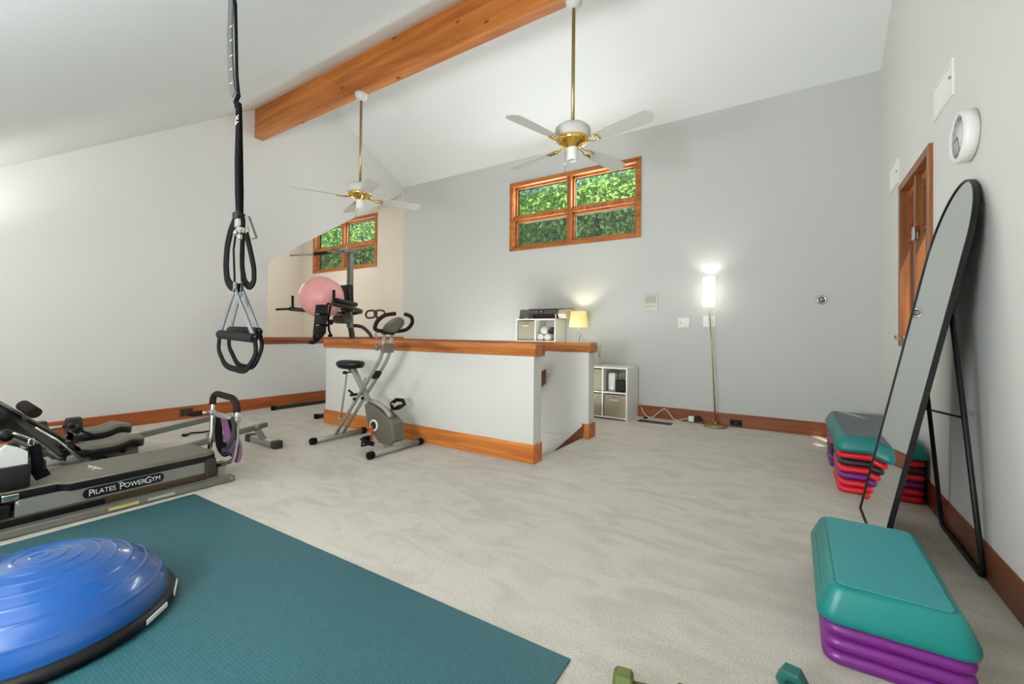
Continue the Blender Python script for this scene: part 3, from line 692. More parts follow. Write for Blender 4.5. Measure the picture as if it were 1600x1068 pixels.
mb = MB(); mb.box((-2.80, 5.016, pz+.093), (.045, .003, .024), rx=R(-30)); t.part('display', mb, mat('display_grey', (150, 148, 142), .2), ld)
mb = MB(); mb.box((-2.585, 5.018, pz+.03), (.012, .012, .05), ry=R(-8)); t.part('paper_tray', mb, m_white)
mb = MB(); mb.box((-3.095, 5.10, pz+.064), (.17, .03, .125), rx=R(-12), bev=.004); t = Thing('desktop_screen', 'small flat grey screen leaning behind the printer on the tall shelf', 'screen', (-3.08, 5.1, pz)); t.part('panel', mb, mat('grey_panel', (108, 104, 96), .5))
mb = MB(); mb.box((-3.045, 5.04, pz+.008), (.04, .03, .014), bev=.005); t.part('foot', mb, m_white)
# table lamp
tx, ty, tz = -2.312, 5.12, .612
t = Thing('table_lamp', 'small table lamp with a glowing cream shade between the cube shelves', 'lamp', (tx, ty, tz))
mb = MB(); mb.lathe([(.07, 0), (.07, .012), (.03, .02), (.014, .05), (.012, .16), (.022, .19), (.012, .22), (.009, .31), (.02, .345), (.024, .37), (.012, .39), (.017, .41), (.008, .43), (.008, .50)], (tx, ty, tz), seg=24); t.part('stem', mb, m_chrome)
m_cream = mat('lit_cream_shade', (238, 222, 160), .8, emit=(255, 226, 140), estr=.45)
mb = MB(); mb.lathe([(.118, .468), (.120, .470), (.098, .672), (.096, .672), (.115, .470)], (tx, ty, tz), seg=36); t.part('lamp_shade', mb, m_cream)
light('table_lamp_light', 'SPOT', (tx, ty, tz+.60), 4, (1, .93, .78), .03, rot=(R(180), 0, 0), spot=R(120))
light('table_lamp_light_b', 'SPOT', (tx, ty, tz+.56), 3, (1, .93, .78), .03, rot=(0, 0, 0), spot=R(120))
light('table_lamp_glow', 'POINT', (tx, ty-.02, tz+.57), 1.2, (1, .9, .7), .03)
# reed diffuser
dx, dy = -2.02, 5.1
t = Thing('reed_diffuser', 'clear glass reed diffuser standing on the low cube shelf', 'diffuser', (dx, dy, .612))
mb = MB(); mb.lathe([(.026, 0), (.028, .004), (.028, .07), (.022, .078), (.012, .084), (.012, .10), (0, .10)], (dx, dy, .612), seg=24); t.part('bottle', mb, mat('frosted_glass', (232, 232, 226), .15, trans=.5))
for k in range(6):
    a = k*1.05+.3; mb = MB(); mb.tube([(dx, dy, .66), (dx+cos(a)*.028, dy+sin(a)*.02, .86)], .0018, 6); t.part('reed', mb, mat('reed', (150, 132, 104), .8))
# items in the open cube
a, b, c_, d_ = cell(2, 1)
t = Thing('white_router', 'white upright box with a small light in the open shelf cube', 'router', (a+.075, 4.98, c_))
mb = MB(); mb.box((a+.075, 4.99, c_+.107), (.085, .08, .212), bev=.012); t.part('body', mb, m_white)
mb = MB(); mb.lathe([(.006, 0), (0, .001)], (a+.075, 4.949, c_+.04), (0, -1, 0), 12); t.part('indicator_light', mb, mat('led', (250, 250, 250), .3, emit=(255, 255, 255), estr=3))
t = Thing('plant_pot', 'black pot with a small white-green plant in the open shelf cube', 'plant pot', (a+.19, 4.98, c_))
mb = MB(); mb.box((a+.185, 4.985, c_+.07), (.115, .11, .138), bev=.014); t.part('pot', mb, m_black)
mb = MB(); random.seed(3)
for k in range(46):
    an = random.uniform(0, 6.28); q = random.uniform(.01, .045); h_ = random.uniform(.01, .075)
    mb.box((a+.185+cos(an)*q, 4.985+sin(an)*q, c_+.14+h_), (.022, .012, .002), rz=an, ry=random.uniform(-1, 1))
t.part('leaves', mb, mat('pale_leaf', (168, 172, 150), .6))

# ------------------------------------------------------------ arched mirror
th = R(11.3); MX, MY0, MY1, ML = .322, 2.54, 3.225, 1.765
def mp_(v, y, n=0): return V((MX+v*sin(th)+n*cos(th), y, v*cos(th)+.004-n*sin(th)))
t = Thing('arched_mirror', 'tall arched floor mirror in a thin black frame leaning near the right wall', 'mirror', (MX, 2.88, 0))
Rm = (MY1-MY0)/2; ymid = (MY0+MY1)/2
def arch(r_in, n):
    o = [mp_(r_in, MY0+r_in, n)]
    o = [mp_(r_in, MY1-r_in, n), mp_(r_in, MY0+r_in, n)]
    for k in range(33):
        a = pi - pi*k/32
        o.append(mp_(ML-Rm+sin(a)*(Rm-r_in), ymid+cos(a)*(Rm-r_in), n))
    return o
mb = MB(); mb.prism(arch(.003, .002), mp_(0, 0, .004)-mp_(0, 0, 0)); t.part('glass', mb, m_mirror)
mb = MB(); mb.prism(arch(.002, .008), mp_(0, 0, .006)-mp_(0, 0, 0)); t.part('back_board', mb, m_black)
mb = MB(); pts = arch(.004, .006); n_ = len(pts)
N_ = (mp_(0, 0, 1)-mp_(0, 0, 0))
inner = arch(.008, -.003); outer = arch(0, -.003); dn = N_*.020
vi = [mb.bm.verts.new(p) for p in inner]; vo = [mb.bm.verts.new(p) for p in outer]; wi = [mb.bm.verts.new(p+dn) for p in inner]; wo = [mb.bm.verts.new(p+dn) for p in outer]
for k in range(n_):
    k2 = (k+1) % n_
    for q in ((vi[k], vi[k2], vo[k2], vo[k]), (vo[k], vo[k2], wo[k2], wo[k]), (wo[k], wo[k2], wi[k2], wi[k]), (wi[k], wi[k2], vi[k2], vi[k])): mb.bm.faces.new(q)
t.part('frame', mb, m_black)
hz = 1.13; hp0 = mp_(hz, MY0+.05, .024); hp1 = mp_(hz, MY1-.05, .024)
lg = MB(); lg.tube([hp0, (.655, MY0+.035, .06), (.658, MY0+.05, .009), (.658, MY1-.06, .009), (.655, MY1-.045, .06), hp1], .010, 10, fil=.03); st = t.part('stand', lg, m_black)
for yy in (MY0+.045, MY1-.05):
    q = MB(); k_ = .58; p0 = mp_(.70, yy, .02); base_ = V((.655, yy, .05)); hh = mp_(hz, yy, .024); f_ = (hh.z-.66)/(hh.z-.05); p1 = hh.lerp(base_, f_)
    q.tube([p0, p1], .005, 8); t.part('stay', q, m_black)
q = MB(); q.box(mp_(hz+.02, MY0+.045, .022), (.02, .04, .06), ry=th, bev=.003); q.box(mp_(hz+.02, MY1-.045, .022), (.02, .04, .06), ry=th, bev=.003); t.part('hinge', q, m_black)

# ------------------------------------------------------------ steps and risers
def make_riser(x0, x1, y0, y1, z0, h, m, label, group):
    loc = ((x0+x1)/2, (y0+y1)/2, z0); mb = MB(); rg = []
    for dz, i_ in ((0, .014), (.006, .004), (.016, 0), (h*.55, 0), (h*.8, .006), (h, .018)):
        rg.append(rrect(x0+i_, x1-i_, y0+i_, y1-i_, max(.012, .045-i_), z0+dz))
    mb.loft(rg)
    o = single('step_riser', mb, m, label, 'step riser', loc, group); return o
def make_step(x0, x1, y0, y1, z0, h, top_m, label):
    t = Thing('step_platform', label, 'step platform', ((x0+x1)/2, (y0+y1)/2, z0)); rg = []; mb = MB()
    for dz, i_ in ((0, .010), (.006, .002), (.018, 0), (.03, .001), (h*.72, .022), (h*.88, .030), (h*.97, .038), (h, .046)):
        rg.append(rrect(x0+i_, x1-i_, y0+i_*.8, y1-i_*.8, max(.02, .05-i_*.5), z0+dz))
    mb.loft(rg); b = t.part('body', mb, m_teal)
    mb = MB(); i_ = .052; mb.loft([rrect(x0+i_, x1-i_, y0+i_*.8, y1-i_*.8, .02, z0+h-.001), rrect(x0+i_, x1-i_, y0+i_*.8, y1-i_*.8, .02, z0+h+.0015), rrect(x0+i_+.002, x1-i_-.002, y0+i_*.8+.002, y1-i_*.8-.002, .02, z0+h+.0025)]); t.part('tread', mb, top_m)
    mb = MB(); mb.box((x0+.012, (y0+y1)/2, z0+h*.45), (.004, (y1-y0)*.62, h*.3), ry=R(14), bev=.0015); t.part('side_groove', mb, m_teal)
    return t
names = ['bottom', 'middle', 'topmost']
for k in range(3):
    make_riser(.076, .424, 1.655, 1.965, .0422*k, .0419, m_purple, 'purple step riser, %s of the near trio under the close teal step' % names[k], 'purple risers under the near step')
for k in range(3):
    make_riser(.072, .420, 2.02, 2.30, .0422*k, .0419, m_purple, 'purple step riser, %s of the rear trio under the close teal step' % names[k], 'purple risers under the near step')
make_step(.062, .432, 1.645, 2.325, .127, .108, m_ribteal, 'teal step platform with a ribbed top on purple risers, close to the camera')
order = ['bottom', 'second from the bottom', 'third from the bottom', 'fourth from the bottom', 'second from the top', 'topmost']
hh_ = .0435
for k, (m, cn) in enumerate(((m_red, 'red'), (m_red, 'red'), (m_purple, 'purple'), (m_red, 'red'), (m_rblack, 'black'), (m_red, 'red'))):
    make_riser(.240, .662, 3.50, 3.93, hh_*k, hh_-.0005, m, '%s step riser, %s in the front pile under the far grey-topped step' % (cn, order[k]), 'front pile of risers by the back corner')
for k, (m, cn) in enumerate(((m_purple, 'purple'), (m_purple, 'purple'), (m_rblack, 'black'), (m_rblack, 'black'), (m_magenta, 'pinkish'), (m_purple, 'purple'))):
    make_riser(.232, .656, 4.12, 4.55, hh_*k, hh_-.0005, m, '%s step riser, %s in the rear pile under the far grey-topped step' % (cn, order[k]), 'rear pile of risers by the back corner')
make_step(.225, .674, 3.485, 4.62, hh_*6+.003, .10, m_grey_top, 'teal step platform with a smooth grey top, beyond the mirror near the corner')

# ------------------------------------------------------------ mat, dome, small dumbbells
mb = MB(); a0 = R(1.2); ux = V((cos(a0), sin(a0), 0)); uy = V((-sin(a0), cos(a0), 0)); o_ = V((-3.045, 1.172, 0))
q = [o_, o_+ux*2.475, o_+ux*2.475-uy*1.9, o_-uy*1.9]; mb.prism([p+V((0, 0, .001)) for p in q], (0, 0, .006))
single('exercise_mat', mb, m_mat, 'large teal woven exercise mat on the carpet', 'exercise mat', (-1.8, .4, 0))
bx, by_, br = -2.095, .365, .36
t = Thing('balance_dome', 'blue half-ball balance trainer with a black base on the teal mat', 'balance trainer', (bx, by_, .007))
mb = MB(); mb.lathe([(br-.05, .007), (br-.015, .010), (br, .025), (br, .040), (br-.012, .052), (br-.03, .056), (br-.05, .05)], (bx, by_, 0), seg=72); t.part('base_rim', mb, m_vblack)
prof = []; dr = br-.022; dh = .20
for k in range(161):
    a = pi/2*k/160; r_ = dr*cos(a); z_ = .046+dh*sin(a)
    s_ = math.exp(-(((r_/dr*8.0) % 1)-.5)**2/.0035)*.0042
    prof.append((max(r_, 0), z_+s_))
prof[-1] = (0, prof[-1][1]); mb = MB(); mb.lathe(prof, (bx, by_, 0), seg=96); t.part('dome', mb, m_blue)
a = R(52)
for aa in (R(66), R(40)):
    mb = MB(); mb.box((bx+cos(aa)*(br+.001), by_+sin(aa)*(br+.001), .033), (.004, .10, .016), rz=aa, bev=.001); t.part('label', mb, m_white)
def hexbell(c, rz, m, label, s=.045, grp=None, chrome=True):
    t = Thing('hex_dumbbell', label, 'dumbbell', c, grp); c = V(c); d = V((cos(rz), sin(rz), 0)); sd = V((-sin(rz), cos(rz), 0))
    for sg in (-1, 1):
        mb = MB(); rr = []
        for off_, k_ in ((.055, .8), (.062, 1), (.062+s*1.1, 1), (.07+s*1.1, .8)):
            rr.append([c+d*sg*off_+(sd*cos(R(60*j))+V((0, 0, 1))*sin(R(60*j)))*s*k_*1.1 for j in range(6)])
        mb.loft(rr, smooth=False); t.part('weight_head', mb, m)
    mb = MB(); mb.tube([c-d*.07, c-d*.02, c+d*.02, c+d*.07], [.013, .016, .016, .013], 12); t.part('grip', mb, m_chrome if chrome else m)
    return t
hexbell(tuple(PZ(1022, 1082, .035)), R(12), mat('olive_vinyl', (84, 96, 26), .45), 'olive green dumbbell just showing at the bottom edge of the photo', .034, chrome=False)
hexbell(tuple(PZ(1207, 1082, .035)+V((.03, 0, 0))), R(80), mat('dark_green_vinyl', (26, 92, 84), .45), 'dark green dumbbell just showing left of the near step', .034, chrome=False)

# ------------------------------------------------------------ folding exercise bike (along x)
yb_ = 2.53
t = Thing('exercise_bike', 'silver and grey folding exercise bike in front of the stair half wall', 'exercise bike', (-3.15, yb_, 0))
def bar_foot(x, nm):
    mb = MB(); mb.tube([(x, 2.27, .03), (x, 2.79, .03)], .024, 16); b = t.part('floor_bar', mb, m_steel)
    for y_ in (2.25, 2.78):
        c_ = MB(); c_.lathe([(.026, 0), (.030, .004), (.030, .045), (.026, .05), (0, .05)], (x, y_-.01, .03), (0, 1, 0), 20); t.part('end_cap', c_, m_blackr, b)
bar_foot(-3.545, 'rear'); bar_foot(-2.78, 'front')
A0 = V((-3.55, 0, .04)); CR = V((-3.23, 0, .43)); BN = V((-2.99, 0, .70)); B2 = V((-2.925, 0, .80)); TP = V((-2.90, 0, .98))
for dy_ in (-.04, .04):
    mb = MB(); mb.tube([p+V((0, yb_+dy_, 0)) for p in (A0, CR, V((-3.03, 0, .66)), B2, TP)], .0155, 14, fil=.14); t.part('main_tube', mb, m_steel)
mb = MB(); mb.beam((-3.36, yb_, .66), (-3.05, yb_, .28), .034, .046, (0, 1, 0), bev=.005); t.part('seat_post', mb, m_steel)
mb = MB(); rg = []
sc_ = V((-3.375, yb_, .70))
for dz, kx, ky in ((-.035, .10, .08), (-.028, .125, .10), (0, .138, .115), (.018, .138, .115), (.030, .12, .10), (.034, .06, .05)):
    rg.append([sc_+V((cos(a_)*kx*(1-.12*cos(a_)), sin(a_)*ky*(1-.25*cos(a_)), dz+.004*cos(2*a_))) for a_ in [2*pi*k/28 for k in range(28)]])
mb.loft(rg); t.part('seat', mb, m_vblack)
mb = MB(); mb.beam((-3.40, yb_, .64), (-3.40, yb_, .675), .03, .03, (0, 1, 0)); mb.sphere((-3.415, yb_-.045, .625), .022, sx=1.3, sz=.7, seg=16); mb.tube([(-3.415, yb_-.045, .625), (-3.37, yb_, .63)], .007, 8); t.part('seat_knob', mb, m_black)
mb = MB(); mb.tube([(-3.385, yb_-.05, .615), (-3.46, yb_-.05, .215)], .0085, 10); mb.sphere((-3.475, yb_-.05, .205), .014, seg=12); t.part('support_strut', mb, m_steel)
mb = MB(); mb.tube([(-3.26, yb_-.1, .44), (-3.26, yb_+.08, .44)], .012, 10); mb.tube([(-3.30, yb_-.09, .48), (-3.25, yb_-.08, .45)], .010, 8); mb.sphere((-3.24, yb_-.075, .405), .015, seg=12); mb.sphere((-3.15, yb_-.06, .42), .015, seg=12); t.part('pivot_bolt', mb, m_black)
mb = MB(); mb.box((-3.135, yb_-.062, .565), (.016, .012, .09), ry=R(38), bev=.004); t.part('lock_lever', mb, m_steel)
mb = MB(); mb.box((-3.045, yb_, .625), (.035, .07, .07), ry=R(40), bev=.005); t.part('foam_sleeve', mb, m_foam)
mb = MB(); mb.box((-2.91, yb_, .86), (.045, .11, .08), bev=.006); mb.lathe([(.03, 0), (.034, .01), (.03, .03), (0, .034)], (-2.955, yb_-.055, .87), (-.6, -.8, 0), 16); t.part('clamp', mb, m_gsteel)
# flywheel case
cp = [(-3.13, .37), (-3.10, .385), (-2.98, .355), (-2.80, .27), (-2.765, .24), (-2.745, .10), (-2.80, .055), (-2.93, .06), (-3.03, .14), (-3.09, .22)]
def inset(poly, k):
    cx_ = sum(p[0] for p in poly)/len(poly); cz2 = sum(p[1] for p in poly)/len(poly); return [(cx_+(p[0]-cx_)*k, cz2+(p[1]-cz2)*k) for p in poly]
mb = MB(); mb.loft([[(x_, yb_+dy_, z_) for x_, z_ in inset(cp, k)] for dy_, k in ((-.065, .9), (-.058, .97), (-.045, 1), (.045, 1), (.058, .97), (.065, .9))], smooth=False); case = t.part('flywheel_case', mb, mat('bronze_grey_plastic', (96, 90, 78), .4))
mb = MB(); pts = [(-3.09, .395), (-2.99, .385), (-2.89, .34), (-2.83, .28)]; mb.tube([(x_, yb_-.02, z_) for x_, z_ in pts], .022, 12, fil=.06); t.part('fairing', mb, m_steel, case)
mb = MB(); mb.box((-2.83, yb_, .055), (.14, .08, .06), ry=R(-12), bev=.01); t.part('mount', mb, m_steel)
mb = MB(); mb.lathe([(.048, 0), (.05, .008), (.036, .012), (.034, .004), (0, .004)], (-2.985, yb_-.064, .205), (0, -1, 0), 28); t.part('crank_ring', mb, m_white, case)
mb = MB(); mb.lathe([(.032, 0), (.030, .014), (0, .016)], (-2.985, yb_-.066, .205), (0, -1, 0), 24); t.part('crank_hub', mb, m_black, case)
m_or = mat('orange_red_crank', (206, 92, 60), .35, .2)
mb = MB(); mb.beam((-2.985, yb_-.088, .205), (-2.99, yb_-.09, .07), .014, .022, (0, 1, 0), bev=.003); mb.beam((-2.985, yb_+.078, .205), (-2.93, yb_+.085, .33), .014, .022, (0, 1, 0), bev=.003); t.part('crank_arm', mb, m_or)
def pedal(c_, rx_):
    c_ = V(c_); mb = MB(); mt = M4.Rotation(rx_, 4, 'Y')
    mb.box(c_, (.085, .075, .022), mtx=mt, bev=.005); p_ = t.part('pedal', mb, m_black)
    s_ = MB(); s_.tube([c_+mt @ V((-.03, -.045, 0)), c_+mt @ V((-.02, -.05, .05)), c_+mt @ V((0, 0, .07)), c_+mt @ V((.02, .05, .05)), c_+mt @ V((.03, .045, 0))], .01, up=(1, 0, 0), flat=(.018, .003)); t.part('pedal_strap', s_, m_black, p_)
    l_ = MB(); 
    for k in (-.02, 0, .02): l_.box(c_+mt @ V((-.01+k*.6, -.052, .045+abs(k)*-.3)), (.008, .002, .012), mtx=mt)
    t.part('pedal_mark', l_, m_white, p_)
pedal((-3.0, yb_-.14, .085), R(100)); pedal((-2.90, yb_+.13, .34), R(-30))
# console + ring shaped handlebar
mtc = M4.Rotation(R(-38), 4, 'Y'); cc = V((-2.845, yb_+.01, 1.05)); ax_ = mtc @ V((0, 0, 1))
mb = MB(); mb.lathe([(0, -.026), (.07, -.026), (.10, -.014), (.106, 0), (.104, .012), (.085, .022), (0, .024)], cc, ax_, 32, sx=.85, sy=1.0); cn = t.part('console', mb, mat('console_grey', (104, 100, 90), .35, .2))
mb = MB(); mb.lathe([(.05, 0), (0, .001)], cc+ax_*.0225, ax_, 24); t.part('display', mb, m_black, cn)
mb = MB()
for k in ((-.03, .03), (.03, .03), (0, -.04)): mb.lathe([(.006, 0), (0, .001)], cc-ax_*.022+V((k[1]*.4, k[0], k[1]*.3)), -ax_, 8)
t.part('screw', mb, m_black, cn)
mb = MB(); mb.box((-2.90, yb_, 1.0), (.05, .12, .05), bev=.01); t.part('handlebar_clamp', mb, m_black)
for sg in (-1, 1):
    h_ = MB()
    k_ = 1.0 if sg > 0 else .78
    pts = [(-2.895, yb_+sg*.03, 1.005), (-2.90, yb_+sg*.13*k_, 1.005), (-2.885, yb_+sg*.205*k_, 1.02), (-2.84, yb_+sg*.225*k_, 1.08), (-2.80, yb_+sg*.17*k_, 1.135), (-2.77, yb_+sg*.04, 1.15)]
    if sg > 0: pts[-1] = (-2.83, yb_+sg*.115, 1.155)
    h_.tube(pts, .0165, 12, fil=.05); t.part('handlebar_grip', h_, m_foam)

# ------------------------------------------------------------ power tower
cx_, cy2 = -5.02, 3.72
t = Thing('power_tower', 'dark steel pull-up and dip tower standing behind the half wall', 'power tower', (cx_, 3.6, 0))
for x_ in (-5.47, -4.56):
    mb = MB(); mb.beam((x_, 2.96, .025), (x_, 4.08, .025), .045, .045, bev=.004); b = t.part('foot_rail', mb, m_dsteel)
    for y_ in (2.95, 4.09): 
        q = MB(); q.box((x_, y_, .027), (.052, .04, .054), bev=.005); t.part('end_cap', q, m_blackr, b)
mb = MB(); mb.beam((-5.47, 3.95, .04), (-4.56, 3.95, .04), .05, .05, bev=.004); t.part('cross_rail', mb, m_dsteel)
mb = MB(); mb.beam((cx_, 3.95, .05), (cx_, 3.72, 1.1), .06, .05, (0, 1, 0), bev=.004); t.part('lower_post', mb, m_dsteel)
mb = MB(); mb.tube([(cx_+.0, 3.76, 1.08), (cx_+.05, 3.88, 1.07), (cx_+.12, 3.98, .95), (cx_+.13, 4.0, .8), (cx_+.13, 4.0, .05)], .024, 12, fil=.12); t.part('rear_brace', mb, m_dsteel)
mb = MB(); mb.beam((cx_, 3.72, 1.05), (cx_+.01, 3.70, 2.07), .07, .06, (0, 1, 0), bev=.005); up_ = t.part('upright', mb, m_gsteel)
mb = MB()
for k in range(5): mb.box((cx_-.008, 3.664, 1.70+k*.022), (.012+.006*(k % 2), .002, .012))
t.part('lettering', mb, m_white, up_)
mb = MB(); mb.beam((cx_+.01, 3.76, 2.075), (cx_+.01, 3.52, 2.06), .14, .05, bev=.02); mb.tube([(cx_+.01-.10, 3.5, 2.055), (cx_+.20, 3.5, 2.05)], .032, 14); t.part('top_bracket', mb, m_gsteel)
mb = MB(); mb.tube([(-5.62, 3.22, 2.0), (-5.45, 3.42, 2.03), (cx_-.02, 3.50, 2.05), (-4.74, 3.45, 2.05)], .014, 12, fil=.06); bar = t.part('pull_up_bar', mb, m_steel)
mb = MB(); mb.tube([(-5.40, 3.43, 2.03), (cx_-.12, 3.49, 2.045)], .022, 12); t.part('foam_grip', mb, m_foam, bar)
mb = MB(); mb.box((cx_, 3.66, 1.44), (.24, .07, .36), rx=R(4), bev=.03, seg=4); t.part('back_pad', mb, m_vblack)
# dip arms
arm = MB(); arm.tube([(cx_+.08, 3.72, 1.24), (cx_+.30, 3.68, 1.26), (cx_+.34, 3.55, 1.28), (cx_+.33, 3.22, 1.335)], .026, 12, fil=.06); ra = t.part('dip_arm', arm, m_dsteel)
g = MB(); g.tube([(cx_+.33, 3.24, 1.33), (cx_+.33, 3.24, 1.50)], .017, 12); t.part('hand_grip', g, m_foam, ra)
pd = MB(); pd.box((cx_+.305, 3.42, 1.36), (.10, .33, .055), rx=R(-8), bev=.025, seg=4); t.part('arm_pad', pd, m_vblack, ra)
arm = MB(); arm.tube([(cx_-.08, 3.72, 1.24), (cx_-.30, 3.68, 1.25), (cx_-.34, 3.5, 1.26), (cx_-.38, 3.1, 1.28)], .026, 12, fil=.06); ra = t.part('dip_arm', arm, m_dsteel)
g = MB(); g.tube([(cx_-.38, 3.14, 1.28), (cx_-.37, 3.13, 1.45)], .015, 12); t.part('hand_grip', g, m_foam, ra)
g = MB(); g.tube([(cx_-.38, 3.12, 1.28), (cx_-.47, 2.97, 1.265)], .014, 12); t.part('outer_grip', g, m_foam, ra)
pd = MB(); pd.box((cx_-.305, 3.42, 1.35), (.10, .33, .055), rx=R(-8), bev=.025, seg=4); t.part('arm_pad', pd, m_vblack, ra)
mb = MB(); mb.box((cx_, 3.60, 1.165), (.26, .18, .13), bev=.064, seg=6); t.part('knee_pad', mb, mat('dark_grey_vinyl', (70, 64, 54), .5))
# pink ball on the arms
bc = (-4.99, 3.28, 1.425); brd = .262
t = Thing('exercise_ball', 'pink inflatable exercise ball resting on the arms of the tower', 'exercise ball', bc)
prof = []
for k in range(49):
    a = -pi/2+pi*k/48; prof.append((max(0, brd*cos(a)), brd*sin(a)+.0))
prof[0] = (0, -brd); prof[-1] = (0, brd)
mb = MB(); mb.lathe([(r_+(.0015 if (k % 4 == 0 and 6 < k < 42) else 0), z_) for k, (r_, z_) in enumerate(prof)], bc, (-.45, -.8, .35), 48); t.part('ball', mb, m_pink)
mb = MB(); q = V((-.45, -.8, .35)).normalized(); mb.lathe([(.012, -.004), (.010, .002), (0, .003)], V(bc)+q*brd, q, 14); t.part('valve', mb, m_white)
# walking boot hanging on the arm
t = Thing('orthopaedic_boot', 'black padded walking boot hung from the tower arm', 'walking boot', (-4.50, 3.0, .9))
# boot: shaft hangs down, foot pointing left-down
sh = MB()
def ring(c_, a_, b_, ax1, ax2): return [V(c_)+V(ax1)*a_*cos(2*pi*k/18)+V(ax2)*b_*sin(2*pi*k/18) for k in range(18)]
p = [PY(503, 476, 2.98), PY(502, 492, 2.98), PY(500, 508, 2.98), PY(499, 520, 2.98)]
X1, Y1 = (1, 0, 0), (0, 1, 0)
sh.loft([ring(p[0], .085, .055, X1, Y1), ring(p[1], .09, .06, X1, Y1), ring(p[2], .085, .06, X1, Y1), ring(p[3], .085, .06, X1, Y1), ring(PY(497, 527, 2.98), .075, .055, (.85, 0, .5), Y1), ring(PY(491, 533, 2.98), .045, .05, (.6, 0, .8), Y1), ring(PY(486, 535, 2.98), .02, .04, (.4, 0, .9), Y1)]); bt = t.part('shell', sh, mat('black_boot_fabric', (16, 16, 17), .8))
for yy_ in (491, 508):
    s_ = MB(); c_ = PY(505, yy_, 2.98); s_.box(c_+V((-.01, -.062, 0)), (.055, .004, .014), bev=.001); t.part('buckle', s_, m_steel, bt)
    s_ = MB(); s_.tube([c_+V((-.088, 0, 0)), c_+V((-.06, -.05, 0)), c_+V((0, -.062, 0)), c_+V((.06, -.045, 0)), c_+V((.085, 0, 0))], .01, up=(0, 0, 1), flat=(.003, .014)); t.part('strap', s_, m_strap, bt)
s_ = MB(); s_.tube([PY(510, 478, 2.98), PY(513, 473, 3.08), PY(517, 476, 3.2)], .01, flat=(.012, .002)); t.part('hanging_strap', s_, m_strap, bt)
s_ = MB()
for q in ((496, 524), (489, 531)): s_.lathe([(.012, 0), (0, .004)], PY(*q, 2.92), (0, -1, 0), 10)
t.part('vent_hole', s_, m_gsteel, bt)
t = Thing('foam_roller_hook', 'dark round knob and clip hanging right of the black boot', 'clip', tuple(PY(517, 503, 3.1)))
mb = MB(); mb.lathe([(0, -.02), (.025, -.02), (.034, 0), (.025, .02), (0, .02)], PY(517, 503, 3.1), (.3, -1, 0), 20); t.part('knob', mb, m_foam)
mb = MB(); mb.tube([PY(516, 478, 3.2), PY(513, 500, 3.12), PY(514, 515, 3.1), PY(517, 524, 3.1)], .012, 10); mb.box(PY(516, 524, 3.1), (.05, .03, .03), bev=.006); t.part('strap', mb, m_strap)
# pole handle of a small stepper behind the half wall
yy = 4.35; pc = PY(588, 490, yy); 
t = Thing('stepper_handle', 'upright pole with two brown looped handles and an orange button behind the bike', 'stepper', (pc.x, yy, 0))
mb = MB(); mb.tube([(pc.x, yy, .05), (pc.x+.01, yy, pc.z)], .012, 10); mb.lathe([(.02, 0), (.02, .04), (.012, .05)], (pc.x, yy, .93), seg=14); pl = t.part('pole', mb, m_steel)
mb = MB(); mb.box((pc.x, yy+.03, .03), (.42, .2, .05), bev=.015); mb.box((pc.x, yy, .07), (.12, .12, .06), bev=.01); t.part('base', mb, m_dsteel)
mb = MB(); mb.box((pc.x+.005, yy-.02, pc.z), (.05, .05, .11), bev=.015); hb = t.part('handle_hub', mb, mat('brown_plastic', (92, 52, 34), .4))
mb = MB(); mb.lathe([(.014, 0), (0, .006)], (pc.x+.005, yy-.045, pc.z-.012), (0, -1, 0), 14); t.part('button', mb, mat('orange_plastic', (226, 108, 62), .3), hb)
for sg in (-1, 1):
    mb = MB(); mb.tube([(pc.x+sg*.04, yy-.02, pc.z+.05), (pc.x+sg*.18, yy-.02, pc.z+.045), (pc.x+sg*.225, yy-.02, pc.z+(-.01)), (pc.x+sg*.18, yy-.02, pc.z-.065), (pc.x+sg*.03, yy-.02, pc.z-.055)], .014, 12, fil=.05); t.part('loop_grip', mb, mat('brown_foam', (74, 50, 38), .8))

# ------------------------------------------------------------ suspension trainer
ty = .88
def T(x, y, dy=0): return PY(x, y, ty+dy)
top = V((T(362, 0).x-.002, ty, zn(ty)))
t = Thing('suspension_trainer', 'black and grey suspension strap trainer hanging from the ceiling', 'suspension trainer', tuple(top))
mb = MB(); mb.box(top+V((0, 0, -.012)), (.06, .06, .016), rx=R(34), bev=.004); mb.tube([top+V((0, 0, -.02)), top+V((.012, 0, -.035)), top+V((0, 0, -.05)), top+V((-.012, 0, -.035))], .004, 8, closed=True); t.part('ceiling_anchor', mb, m_chrome)
mb = MB(); mb.tube([top+V((.01, 0, -.05)), T(368, 8), T(369, 60), T(370, 118), T(373, 150)], .01, flat=(.008, .003), up=(0, 1, 0)); t.part('anchor_webbing', mb, m_strap)
mb = MB(); mb.tube([T(362, -5), T(361, 12), T(359.5, 50), T(360, 90), T(362, 125), T(364, 142), T(366, 147)], .01, up=(0, 1, 0), flat=(.019, .004)); st_ = t.part('daisy_chain_strap', mb, m_gstrap, label='grey folded anchor strap with yellow stitches')
mb = MB()
for yy_ in (41, 63, 87, 108, 130): mb.box(T(361, yy_, -.006), (.022, .002, .003), rz=0)
t.part('stitching', mb, mat('yellow_thread', (206, 186, 120), .8), st_)
mb = MB(); mb.box(T(372, 165), (.030, .016, .030), ry=.6, bev=.004); mb.tube([T(373, 148), T(368, 160), T(374, 172), T(372, 182)], .009, 8); t.part('knot', mb, m_strap)
mb = MB(); mb.tube([T(372, 168), T(372, 200), T(370.5, 250), T(371, 300), T(372.5, 338)], .01, up=(0, 1, 0), flat=(.0155, .003)); ms = t.part('main_strap', mb, m_strap)
